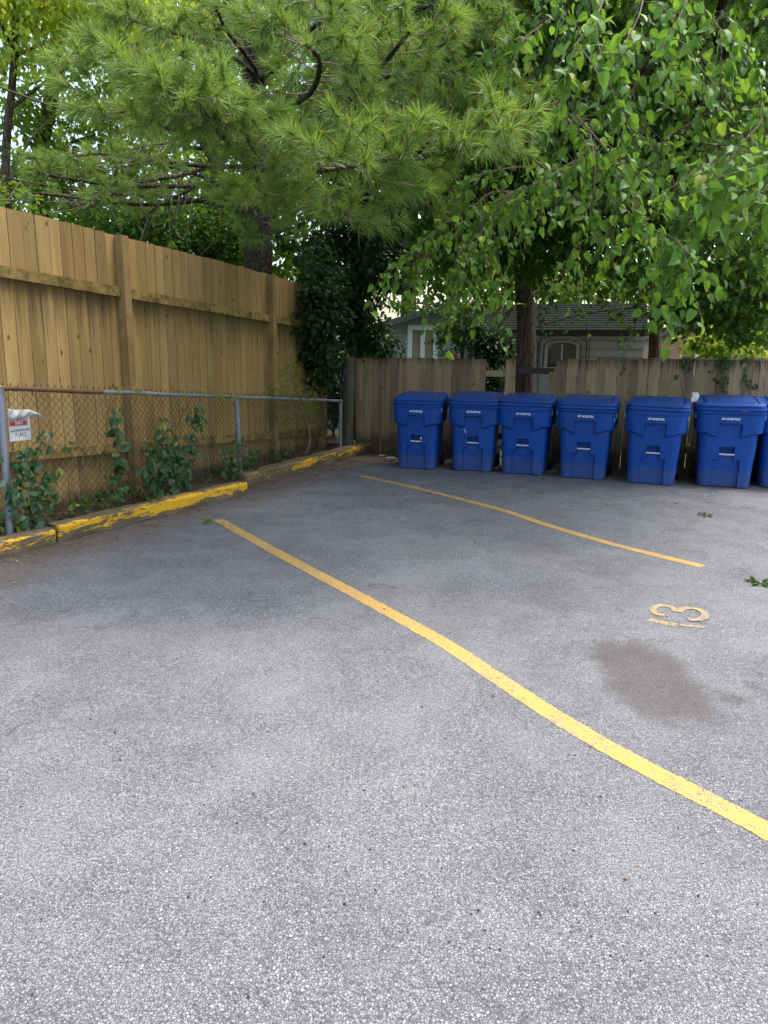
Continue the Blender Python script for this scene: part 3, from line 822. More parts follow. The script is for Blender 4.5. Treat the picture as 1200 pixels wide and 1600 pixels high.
def text_mesh(body, size, loc, rx, rz=0, extr=.0006, align='CENTER', xs=1.0, bold=.0):
    cu = bpy.data.curves.new('t', 'FONT'); cu.body = body; cu.size = size; cu.extrude = extr; cu.align_x = align; cu.align_y = 'CENTER'; cu.offset = bold
    ob = bpy.data.objects.new('t', cu); COL.objects.link(ob)
    bpy.context.view_layer.update()
    me = bpy.data.meshes.new_from_object(ob.evaluated_get(bpy.context.evaluated_depsgraph_get()))
    bpy.data.objects.remove(ob)
    v = np.zeros(len(me.vertices)*3, np.float32); me.vertices.foreach_get('co', v); v = v.reshape(-1, 3)
    v[:, 0] *= xs
    Mx = np.array(Matrix.Translation(loc) @ Matrix.Rotation(rz, 4, 'Z') @ Matrix.Rotation(rx, 4, 'X'))
    v = v @ Mx[:3, :3].T + Mx[:3, 3]
    return v, [tuple(p.vertices) for p in me.polygons]
def make_bin():
    root = thing('recycling_bin', 'blue bin', 'recycling bin')
    bin_body().build('body', 'bin', root, smooth=True, sharp=32)
    lid = bin_lid().build('lid', 'bin', root, smooth=True, sharp=32)
    mb = MB(); mb.tube([(-.20, .385, .94), (-.20, .43, .955), (.20, .43, .955), (.20, .385, .94)], .014, 8); mb.build('push_handle', 'bin', root, smooth=True)
    mb = MB(); mb.tube([(-.070, -.336, .385), (.070, -.336, .385)], .0115, 10); mb.build('lift_bar', 'steelbar', root, smooth=True, sharp=50)
    for sx in (-1, 1):
        mb = MB(); mb.box((sx*.318, -.285, .815), (.012, .05, .07)); mb.build('rim_lug', 'lug', root)
    v, f = text_mesh('LET US RECYCLE', .031, (0, -.3935, .788), R(90-4), xs=.72, bold=.0016)
    mb = MB(); mb.add(v, f); mb.build('lettering', 'whiteink', root)
    mb = MB(); mb.tube([(-.25, .285, .115), (.25, .285, .115)], .010, 8); mb.build('axle', 'black', root, smooth=True)
    for sx in (-1, 1):
        mb = MB(); prof = [(-.028, .03), (-.028, .105), (-.018, .118), (.018, .118), (.028, .105), (.028, .03)]
        vs = []; fs = []; ns = 24
        for k in range(ns):
            t = 2*math.pi*k/ns
            for x, r_ in prof: vs.append((sx*.262+x, .285+r_*math.cos(t), .118+r_*math.sin(t)))
        m_ = len(prof)
        for k in range(ns):
            for j in range(m_): a = k*m_+j; b = ((k+1) % ns)*m_+j; a2 = k*m_+(j+1) % m_; b2 = ((k+1) % ns)*m_+(j+1) % m_; fs.append((a, b, b2, a2))
        mb.add(vs, fs); mb.build('wheel', 'rubber', root, smooth=True, sharp=35)
    return root
BIN_LABELS = [
    'blue recycling bin standing nearest the wooden corner post, white fleck by its lift bar',
    'blue recycling bin with a pale curved scratch on its front, second from the corner post',
    'blue recycling bin standing directly in front of the gap in the fence',
    'blue recycling bin with a small green sticker on its upper right edge',
    'blue recycling bin with a white cord hanging down beside its right side',
    'blue recycling bin with an orange scuff on its lid, a white rag by its corner',
    'blue recycling bin cut off by the photo\'s right edge']
# front-centre base point, turn (deg), scale
BINS = [((650, 733), -13, .97, 1.05), ((737, 736.5), -13.5, .985, 1.08), ((815, 741.5), -19, .985, 1.11), ((908.5, 748.5), -20, .99, 1.14), ((1015, 757), -22, 1.0, 1.12), ((1129, 761.5), -20, 1.03, 1.15), ((1228, 764), -20, 1.03, 1.15)]
proto = make_bin()
def copy_thing(o):
    c = o.copy(); COL.objects.link(c)
    for ch in o.children:
        d = ch.copy(); COL.objects.link(d); d.parent = c
    return c
bins = []
for i in range(len(BINS)):
    b = proto if i == 0 else copy_thing(proto)
    bins.append(b)
for i, (b, ((px, py), rz, sc_, wx)) in enumerate(zip(bins, BINS)):
    g = G(px, py); rzr = R(rz); off = Vector((math.sin(rzr)*-.30*sc_, math.cos(rzr)*.30*sc_, 0))
    b.location = g+off; b.rotation_euler = (0, 0, rzr); b.scale = (sc_*wx, sc_*1.04, sc_*1.02)
    for ch in b.children:
        if ch.name.startswith('lid'): ch.rotation_euler = ((.0, .010, -.006, .012, -.004, .014, .004)[i], (.004, -.006, .008, -.004, .006, -.008, 0)[i], 0)
    b.rotation_euler.y = (.0, .006, -.004, .005, .010, -.004, .0)[i]
    tag(b, BIN_LABELS[i], 'recycling bin', 'blue recycling bins lined up along the back fence')
def lp(mb, name, mat, i): mb.build(name, mat, None).parent = bins[i]
mb = MB(); mb.tube([(.062, -.352, .415), (.070, -.358, .44)], [.008, .010], 6); lp(mb, 'white_fleck', 'whiteink', 0)
mb = MB(); mb.tube([(-.115, -.345, .56), (-.098, -.347, .545), (-.09, -.346, .51)], .004, 4); lp(mb, 'scratch', 'whiteink', 1)
mb = MB(); mb.box((.302, -.345, .76), (.012, .02, .045)); lp(mb, 'sticker', 'green_sticker', 3)
mb = MB(); mb.tube([(.085, -.402, .879), (.115, -.403, .883), (.14, -.402, .881)], [.004, .008, .003], 5); lp(mb, 'scuff', 'chip', 5)

# ------------------------------------------------------------------ notice on the chain link fence
sg = sofpx(22, 660); so = CP(sg[0]+.0, 1.0, -.035)
sroot = thing('notice_board', 'small white and red parking notice under torn plastic on the chain link', 'sign', tuple(so), math.atan2(cd.y, cd.x))
def SL(mb, name, mat):
    o = mb.build(name, mat, None); o.parent = sroot; return o
s_l, z_t = sofpx(8, 642); s_r, z_b = sofpx(42, 686)
w_ = (s_r-s_l)*1.12; zc = (z_t+z_b)/2-1.0; h_ = z_t-z_b; xc = (s_l+s_r)/2-sg[0]
mb = MB(); mb.box((xc, 0, zc), (w_, .006, h_), Matrix.Rotation(.02, 3, 'Y')); panel = SL(mb, 'panel', 'white')
mb = MB(); mb.box((xc-.01, -.005, zc+h_*.20), (w_*.82, .002, h_*.40), Matrix.Rotation(.02, 3, 'Y')); SL(mb, 'red_field', 'red')
tm = MB()
for t_, z_, s_ in (('Please do', .31, .047), ('not park', .20, .047), ('here', .09, .040)):
    v, f = text_mesh(t_, s_, (xc-.01, -.0068, zc+h_*z_), R(90), xs=.95); tm.add(v, f)
SL(tm, 'white_lettering', 'whiteink')
tm = MB()
for t_, z_, s_ in (('any PARKING FOR', -.16, .026), ('7 (AC)', -.30, .044)):
    v, f = text_mesh(t_, s_, (xc, -.0045, zc+h_*z_), R(90), xs=.85); tm.add(v, f)
SL(tm, 'dark_lettering', 'ink')
# torn plastic film above the notice
mb = MB(); nx_, ny_ = 14, 7; vs = []; fs = []
for i in range(nx_+1):
    for j in range(ny_+1):
        u, v_ = i/nx_, j/ny_
        x = xc-w_*.6+u*w_*1.75; top = zc+h_*.60-.01*math.sin(u*7); dep = h_*(.40-.34*u**1.4)*(1+.2*math.sin(u*19))
        z = top-.11*h_*0-u*u*.09-v_*dep
        y = -.022-.028*math.sin(v_*math.pi)*(1+.5*math.sin(u*11))-.014*math.sin(u*23+v_*9)-.008*math.sin(u*47-v_*17)
        vs.append((x, y, z))
for i in range(nx_):
    for j in range(ny_): a = i*(ny_+1)+j; fs.append((a, a+ny_+1, a+ny_+2, a+1))
mb.add(vs, fs); f_ = mb.build('plastic_cover', 'plastic_bag', None, smooth=True); f_.parent = sroot

# ------------------------------------------------------------------ buildings behind
SA = R(-17); SU = Vector((math.cos(SA), math.sin(SA), 0)); SN = Vector((-SU.y, SU.x, 0)); rots = Matrix.Rotation(SA, 3, 'Z')
s0 = Vector((1.3, 12.6, 0))
def SP(u, z, off=0): p = s0+SU*u+SN*off; return Vector((p.x, p.y, z))
sh = thing('garden_shed', 'grey-white garden shed with dark shingle roof and an arched window beyond the fence', 'shed', tuple(s0))
ue = 2.86
mb = MB()
mb.box(SP(ue/2, .95, .05), (ue-.04, .06, 1.90), rots); mb.box(SP(.03, .95, 1.1), (.06, 2.1, 1.9), rots); mb.box(SP(ue-.05, .95, 1.1), (.06, 2.1, 1.9), rots); mb.box(SP(ue/2, .95, 2.16), (ue, .06, 1.9), rots)
mb.build('wall', 'shedwall', sh)
mb = MB()
for z in (.55, .83, 1.0, 1.17, 1.34, 1.50, 1.625, 1.755): 
    mb.box(SP(2.30, z, .016), (1.05, .008, .007), rots)
for z in (.6, 1.1, 1.3, 1.42, 1.5, 1.58, 1.66, 1.74): mb.box(SP(1.175, z, .016), (.13, .008, .006), rots)
mb.box(SP(ue/2, 1.83, .016), (ue-.1, .008, .007), rots)
for u in (1.11, 1.25, 2.02): mb.box(SP(u, 1.2, .0155), (.006, .008, 1.38), rots)
mb.build('panel_joint', 'shedgroove', sh)
# roof: ridge and eave from survey
r1, r2 = SP(-.08, 1.90, -.12), SP(ue+.02, 1.915, -.12); r3, r4 = SP(ue-.02, 2.38, .95), SP(-.08, 2.36, .95)
r5, r6 = SP(ue+.02, 1.9, 2.3), SP(-.08, 1.9, 2.3)
mb = MB()
mb.add([r1, r2, r3, r4, r5, r6], [(0, 1, 2, 3), (3, 2, 4, 5)])
for v_ in np.arange(.0, 1, .085):     # shingle courses stand a little proud
    a = r1.lerp(r4, v_); b = r2.lerp(r3, v_); a2 = r1.lerp(r4, v_+.08); b2 = r2.lerp(r3, v_+.08)
    up_ = Vector((0, 0, .010))
    mb.add([a+up_, b+up_, b2+up_*.2, a2+up_*.2, a, b], [(0, 1, 2, 3), (0, 4, 5, 1)])
ro = mb.build('roof', 'shedroof', sh)
mb = MB(); c = (r1+r2)/2; mb.box(c+Vector((0, 0, -.035)), ((r2-r1).length, .03, .085), rots); fa_ = mb.build('fascia', 'dark_rail', ro, origin=tuple(s0))
uc = (2.53-1.3)/math.cos(SA)+.31; uw = .33
win = MB()
def arch(ux, z0, z1, rise, w, d, off):
    pts = [(-ux, z0)]+[(ux*math.cos(t)*-1, z1+rise*math.sin(t)) for t in np.linspace(0.12, math.pi-.12, 13)]+[(ux, z0)]
    return pts
def ring_arch(mb, ux, z0, z1, rise, w, off, th):
    o_ = arch(ux, z0, z1, rise, 0, 0, 0); i_ = arch(ux-w, z0+.0, z1, rise-w*.6, 0, 0, 0); n = len(o_)
    vs = []
    for (x, z) in o_: vs.append(tuple(SP(uc+x, z, off)))
    for (x, z) in i_: vs.append(tuple(SP(uc+x, z, off)))
    for (x, z) in o_: vs.append(tuple(SP(uc+x, z, off+th)))
    for (x, z) in i_: vs.append(tuple(SP(uc+x, z, off+th)))
    fs = []
    for k in range(n-1): fs += [(k, k+1, n+k+1, n+k), (k, 2*n+k, 2*n+k+1, k+1), (n+k, n+k+1, 3*n+k+1, 3*n+k)]
    mb.add(vs, fs)
ring_arch(win, .27, 1.30, 1.655, .095, .045, -.012, .03)
mb_ = MB(); ring_arch(mb_, .385, 1.25, 1.70, .14, .012, .0, .02); ring_arch(mb_, .30, 1.25, 1.66, .11, .01, .003, .012)
mb_.build('window_moulding', 'shedgroove', sh)
win.box(SP(uc, 1.49, -.004), (.03, .02, .42), rots); win.box(SP(uc, 1.31, -.008), (.62, .04, .035), rots)
wf = win.build('window', 'shedtrim', sh)
mb = MB(); pts = arch(.235, 1.30, 1.65, .075, 0, 0, 0); mb.add([tuple(SP(uc+x, z, .012)) for x, z in pts], [tuple(range(len(pts)))]); mb.build('pane', 'darkglass', wf, origin=tuple(s0))

def house(name, label, org, ang, w, d, h, ridge, wallm, roofm, wins, cat='house'):
    root = thing(name, label, cat, tuple(org)); U = Vector((math.cos(ang), math.sin(ang), 0)); N_ = Vector((-U.y, U.x, 0)); rr = Matrix.Rotation(ang, 3, 'Z')
    P = lambda u, z, o: Vector(org)+U*u+N_*o+Vector((0, 0, z))
    mb = MB(); vs = [P(0, 0, 0), P(w, 0, 0), P(w, 0, d), P(0, 0, d), P(0, h, 0), P(w, h, 0), P(w, h, d), P(0, h, d), P(w/2, ridge, 0), P(w/2, ridge, d)]
    mb.add([tuple(v) for v in vs], [(0, 1, 5, 8, 4), (1, 2, 6, 5), (2, 3, 7, 9, 6), (3, 0, 4, 7)]); mb.build('wall', wallm, root)
    mb = MB(); ov = .3; sl = (ridge-h)/(w/2)
    for a, b in ((-ov, w/2), (w+ov, w/2)):
        za = h-ov*sl
        q = [P(a, za, -ov), P(b, ridge, -ov), P(b, ridge, d+ov), P(a, za, d+ov)]
        t = Vector((0, 0, .14)); q2 = [v+t for v in q]
        mb.add([tuple(v) for v in q+q2], [(0, 1, 2, 3), (7, 6, 5, 4), (0, 4, 5, 1), (1, 5, 6, 2), (2, 6, 7, 3), (3, 7, 4, 0)])
    mb.build('roof', roofm, root)
    for (u0, z0, u1, z1) in wins:
        mb = MB(); t = .10; off = -.05; dd = .1
        mb.box(P((u0+u1)/2, z1-t/2, off), (u1-u0, dd, t), rr); mb.box(P((u0+u1)/2, z0+t/2, off), (u1-u0+.1, dd+.06, t), rr)
        mb.box(P(u0+t/2, (z0+z1)/2, off+.003), (t, dd, z1-z0-2*t), rr); mb.box(P(u1-t/2, (z0+z1)/2, off+.003), (t, dd, z1-z0-2*t), rr); mb.box(P((u0+u1)/2, (z0+z1)/2, off-.003), (t, dd, z1-z0-2*t), rr)
        f = mb.build('window', 'whitetrim', root)
        for a_, b_ in ((u0+t, (u0+u1)/2-t/2), ((u0+u1)/2+t/2, u1-t)):
            mb = MB(); mb.box(P((a_+b_)/2, (z0+z1)/2, -.03), (b_-a_, .02, z1-z0-2*t), rr); mb.build('pane', 'curtain', f, origin=tuple(org))
    return root
ho = W(607, 540, 16.6); ho.z = 0
house('house', 'pale grey sided house with a white framed double window, seen past the fence', ho, R(-4), 2.3, 3, 2.05, 2.42, 'house', 'greyroof',
      [((W(637, 540, 16.6).x-ho.x), .95, (W(684, 540, 16.6).x-ho.x), 2.10)])
h2 = W(1040, 540, 24.0); h2.z = 0
house('house', 'pinkish brick house glimpsed through leaves at the right above the fence', h2, R(-12), 6.5, 6, 2.2, 3.4, 'pinkbrick', 'greyroof', [(.9, .9, 2.0, 2.0), (3.8, .9, 4.9, 2.0)])
# small red object of unknown kind behind the fence
rp = W(708, 556, 12.4); mb = MB()
mb.tube([Vector((rp.x, rp.y, .9)), Vector((rp.x, rp.y, rp.z-.03)), Vector((rp.x, rp.y, rp.z+.03))], [.07, .075, .085], 14)
mb.tube([Vector((rp.x, rp.y, 0)), Vector((rp.x, rp.y, .9))], .03, 8)
o = mb.build('red_object', 'redplastic', smooth=True, sharp=40, origin=(rp.x, rp.y, 0)); tag(o, 'small bright red object showing just above the back fence', 'garden ornament')

# ------------------------------------------------------------------ trees
def tree_root(name, label, base, grp=None):
    return thing(name, label, 'tree', tuple(base), 0, grp)
def trunk(root, pts, rad, mat='bark', limbs=()):
    mb = MB(); P = poly(pts, 22); n = len(P)
    rr = [rad[0]+(rad[1]-rad[0])*i/(n-1) for i in range(n)]; rr[0] *= 1.35; rr[1] *= 1.12
    rr = [r_*(1+.04*math.sin(i*2.3)) for i, r_ in enumerate(rr)]
    mb.tube(P, rr, 12)
    for lp_, lr in limbs:
        Q = poly(lp_, 14); m = len(Q); mb.tube(Q, [lr[0]+(lr[1]-lr[0])*(i/(m-1))**.8 for i in range(m)], 7)
    return mb.build('trunk', mat, root, smooth=True)
def base_of(v): return Vector((v.x, v.y, 0))

# ---- white pine behind the tall fence
pb = base_of(W(404, 430, 11.3))
pine = tree_root('pine_tree', 'large white pine whose trunk rises behind the tall cedar fence', pb)
pt_top = [pb, W(404, 435, 11.3), W(402, 330, 11.2), W(396, 200, 11.2), W(400, 60, 11.1), W(408, -120, 11.0), W(412, -260, 11.0)]
pl_limbs = []      # (points, radii, twigginess) main limbs reaching towards the lot
def PL(*a): return [W(q[0], q[1], q[2]-1.3*min(1, max(0, (9-q[2])/3))) for q in a]
green_limbs = [
    PL((400, 300, 11), (395, 270, 9.4), (420, 265, 7.6), (480, 268, 6.4), (530, 262, 5.9), (575, 258, 5.7)),
    PL((400, 260, 11), (470, 270, 8.8), (560, 262, 7.0), (640, 245, 6.1), (670, 222, 5.9)),
    PL((400, 230, 11), (500, 250, 8.4), (620, 250, 6.6), (700, 235, 5.9), (765, 228, 5.7)),
    PL((398, 300, 11), (420, 320, 9.2), (470, 310, 7.4), (520, 325, 6.4), (560, 350, 6.0)),
    PL((398, 290, 11), (405, 300, 9), (400, 300, 7.4), (415, 305, 6.4)),
    PL((396, 220, 11), (360, 200, 8.8), (330, 190, 7.2), (290, 160, 6.2), (240, 120, 5.7)),
    PL((396, 240, 11), (350, 230, 8.6), (310, 215, 7.0), (250, 195, 6.2), (190, 175, 5.8)),
    PL((396, 240, 11), (380, 235, 8.8), (360, 225, 7.0), (330, 190, 6.0), (300, 150, 5.6)),
    PL((398, 230, 11), (400, 240, 8.8), (400, 235, 7.2), (375, 200, 6.2), (350, 195, 5.9)),
    PL((398, 170, 11), (430, 170, 8.8), (480, 150, 7.0), (500, 100, 6.2), (480, 70, 5.9)),
    PL((398, 180, 11), (450, 190, 8.8), (540, 160, 7.2), (590, 110, 6.5), (640, 50, 6.2)),
    PL((398, 150, 11), (470, 150, 8.8), (600, 120, 7.4), (690, 70, 6.8), (730, 30, 6.6)),
    PL((398, 200, 11), (500, 190, 9.0), (650, 170, 7.6), (720, 170, 7.0), (790, 158, 6.8)),
    PL((398, 120, 11), (380, 100, 9.0), (330, 70, 7.6), (270, 50, 6.9), (200, 30, 6.6)),
    PL((398, 120, 11), (400, 110, 9.0), (380, 80, 7.6), (350, 40, 6.9), (330, -10, 6.6)),
    PL((398, 120, 11), (430, 110, 9.0), (470, 60, 7.6), (520, 20, 6.9), (560, -10, 6.6)),
    PL((398, 150, 11), (330, 140, 9.6), (250, 110, 8.4), (180, 90, 7.6), (140, 90, 7.2)),
    PL((398, 220, 11), (440, 230, 9.0), (520, 230, 7.8), (600, 290, 6.9), (640, 300, 6.7)),
    PL((398, 220, 11), (440, 230, 9.4), (500, 200, 8.4), (560, 190, 7.6), (620, 190, 7.2)),
    PL((398, 330, 11.2), (400, 340, 10.2), (405, 345, 9.4), (425, 370, 8.9)),
    PL((398, 60, 11), (360, 20, 10), (300, -20, 9), (240, -50, 8.5)),
    PL((398, 60, 11), (440, 20, 10), (500, -10, 9), (600, -30, 8.5)),
    PL((398, 60, 11), (460, 60, 10), (600, 30, 9), (700, 0, 8.5)),
    PL((396, 280, 11), (330, 290, 9.8), (200, 290, 8.6), (110, 280, 8.0), (60, 270, 7.8)),
    PL((396, 260, 11), (330, 260, 9.8), (230, 250, 8.8), (150, 240, 8.2), (90, 250, 8.0)),
    PL((396, 290, 11), (330, 310, 10.2), (230, 320, 9.6), (130, 310, 9.0), (40, 300, 8.6)),
]
dead = [PL((372, 330, 10.6), (300, 312, 10.0), (200, 305, 9.4), (110, 296, 9), (0, 276, 8.4)),
        PL((366, 300, 10.6), (300, 270, 10.0), (230, 255, 9.5), (190, 262, 9.2)),
        PL((330, 260, 10.4), (280, 275, 9.8), (200, 290, 9.4), (130, 330, 9.1)),
        PL((340, 240, 10.4), (270, 225, 9.8), (210, 232, 9.4)),
        PL((350, 290, 10.4), (260, 292, 9.8), (190, 300, 9.4), (100, 330, 9.0)),
        PL((345, 270, 10.4), (310, 290, 9.9), (250, 320, 9.5), (220, 345, 9.3))]
limbset = [([W(398, 360, 11.1), W(372, 332, 10.6), W(338, 260, 10.3), W(300, 195, 10.0), W(262, 120, 9.8), W(230, 30, 9.6)], (.085, .03)),
           ([W(1*400, 130, 11.1), W(450, 60, 10.6), W(480, -40, 10.2)], (.07, .03))]
for g in green_limbs: limbset.append((g, (.038, .010)))
for g in dead: limbset.append((g, (.030, .006)))
trunk(pine, pt_top, (.225, .13), 'pinebark', limbset)
wood, need, buds = MB(), [], []
tw = MB()
def tufts_on(Q, spread, step, start=.25, up=.15, l0=.22, l1=.65, level=0):
    m = len(Q); L = sum((Q[i+1]-Q[i]).length for i in range(m-1)); k = max(2, int(L/step))
    for j in range(k):
        t = start+(1-start)*(j+random.random()*.6)/k
        f = t*(m-1); i = min(int(f), m-2); q = Q[i].lerp(Q[i+1], f-i); ax = (Q[i+1]-Q[i]).normalized()
        side = ax.cross(Vector((0, 0, 1))).normalized(); s_ = 1 if j % 2 else -1
        d = ax*.8+side*s_*random.uniform(.4, 1.1)*spread+Vector((0, 0, random.uniform(-.35, .45)))
        d.normalize(); ln = random.uniform(l0, l1)*(1.2-t*.65)
        tp = curve(q, q+d*ln, -.12, .06, 5)
        tw.tube(tp, [.0055, .0045, .004, .0035, .003, .0025], 4)
        if level == 0 and ln > .28: tufts_on(tp, 1.0, .19, .35, l0=.14, l1=.30, level=1)
        for tt, sz in ((1.0, 1.0), (.62, .8)):
            fi = tt*5; ii = min(int(fi), 4); need.append((tp[ii].lerp(tp[ii+1], fi-ii), (tp[ii+1]-tp[ii]).normalized(), sz))
for g in green_limbs:
    Q = poly(g, 20); m = len(Q)
    tufts_on(Q, 1.0, .29, .40)
    need.append((Q[-1], (Q[-1]-Q[-2]).normalized(), 1.05))
for g in dead:
    Q = poly(g, 18)
    for j in range(12):
        f = random.uniform(3, len(Q)-2); i = int(f); q = Q[i]
        d = ((Q[i+1]-Q[i]).normalized()+Vector(rng.normal(size=3))*.55).normalized()
        tp = curve(q, q+d*random.uniform(.3, .9), .05, .12, 5); tw.tube(tp, [.008, .006, .005, .004, .003, .002], 4)
        if random.random() < .35: need.append((tp[-1], d, .9))
print('pine tufts', len(need))
NP = np.array([tuple(a[0]) for a in need]); ND = np.array([tuple(a[1]) for a in need]); NS = np.array([a[2] for a in need])
nn_ = 50
P_ = np.repeat(NP, nn_, 0); D_ = np.repeat(ND, nn_, 0); S_ = np.repeat(NS, nn_); tr = np.repeat(rng.random(len(NP)), nn_)
N_ = len(P_)
rv = unit(N_); rv -= (rv*D_).sum(1, keepdims=True)*D_; rv /= np.linalg.norm(rv, axis=1, keepdims=True)+1e-9
ang = rng.uniform(.12, 1.25, N_)[:, None]
dd = D_*np.cos(ang)+rv*np.sin(ang)+np.array([0, 0, -.12])
dd /= np.linalg.norm(dd, axis=1, keepdims=True)
base = P_ - D_*(rng.random(N_)[:, None]*.045)
ln = (.10+.045*rng.random(N_))*S_
side = np.cross(dd, unit(N_)); side /= np.linalg.norm(side, axis=1, keepdims=True)+1e-9
mid = base+dd*(ln*.55)[:, None]+np.array([0, 0, 1.])*(.004*rng.normal(size=N_))[:, None]
tip = base+dd*ln[:, None]+np.array([0, 0, -1.])*(ln*.10)[:, None]
w = .0021
V = np.stack([base-side*w, base+side*w, mid+side*w, mid-side*w, tip], 1).reshape(-1, 3)
k = np.arange(N_)*5
f1 = np.stack([k, k+1, k+2], 1); f2 = np.stack([k, k+2, k+3], 1); f3 = np.stack([k+3, k+2, k+4], 1)
nb = MB(); rr_ = np.clip(tr*.7+rng.random(N_)*.3, 0, 1)
nb.addnp(V, np.concatenate([f1, f2, f3]), np.concatenate([rr_]*3))
cr = nb.build('crown', 'needle', pine)
tw.build('twig', 'deadtwig', cr, origin=tuple(pb))['kind'] = 'stuff'
bm_ = MB()
for p, d, s_ in need[::1]:
    if s_ >= .99: bm_.tube([p-d*.012, p+d*.012], [.004, .0015], 4)
bm_.build('bud', 'budwood', cr, origin=tuple(pb))['kind'] = 'stuff'

# ---- broadleaf trees: trunk, limbs, clumped crowns
def broad(label, base, tr_pts, rad, limbs, blobs, size, leafm, barkm='bark', tmpl=LF, name='broadleaf_tree', grp=None, clump=.42, per=26, boughs=None):
    root = tree_root(name, label, base_of(base), grp)
    trunk(root, tr_pts, rad, barkm, limbs)
    mb = MB(); crown_leaves(mb, blobs, size, tmpl, clump, per)
    c = mb.build('crown', leafm, root)
    if boughs:
        wd, lv, lv2 = MB(), MB(), MB()
        boughs(wd, lv, lv2)
        if lv2.n: lv2.build('shade_toned_leaves', 'mulberry_dark', c, origin=tuple(root.location))  # farther boughs: darker leaf copy, shaded depth painted into the colour
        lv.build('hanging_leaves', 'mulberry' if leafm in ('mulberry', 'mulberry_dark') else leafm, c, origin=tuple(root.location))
        wd.build('twig', 'twig', c, origin=tuple(root.location))['kind'] = 'stuff'
    return root
def V3(px, py, y): return W(px, py, y)

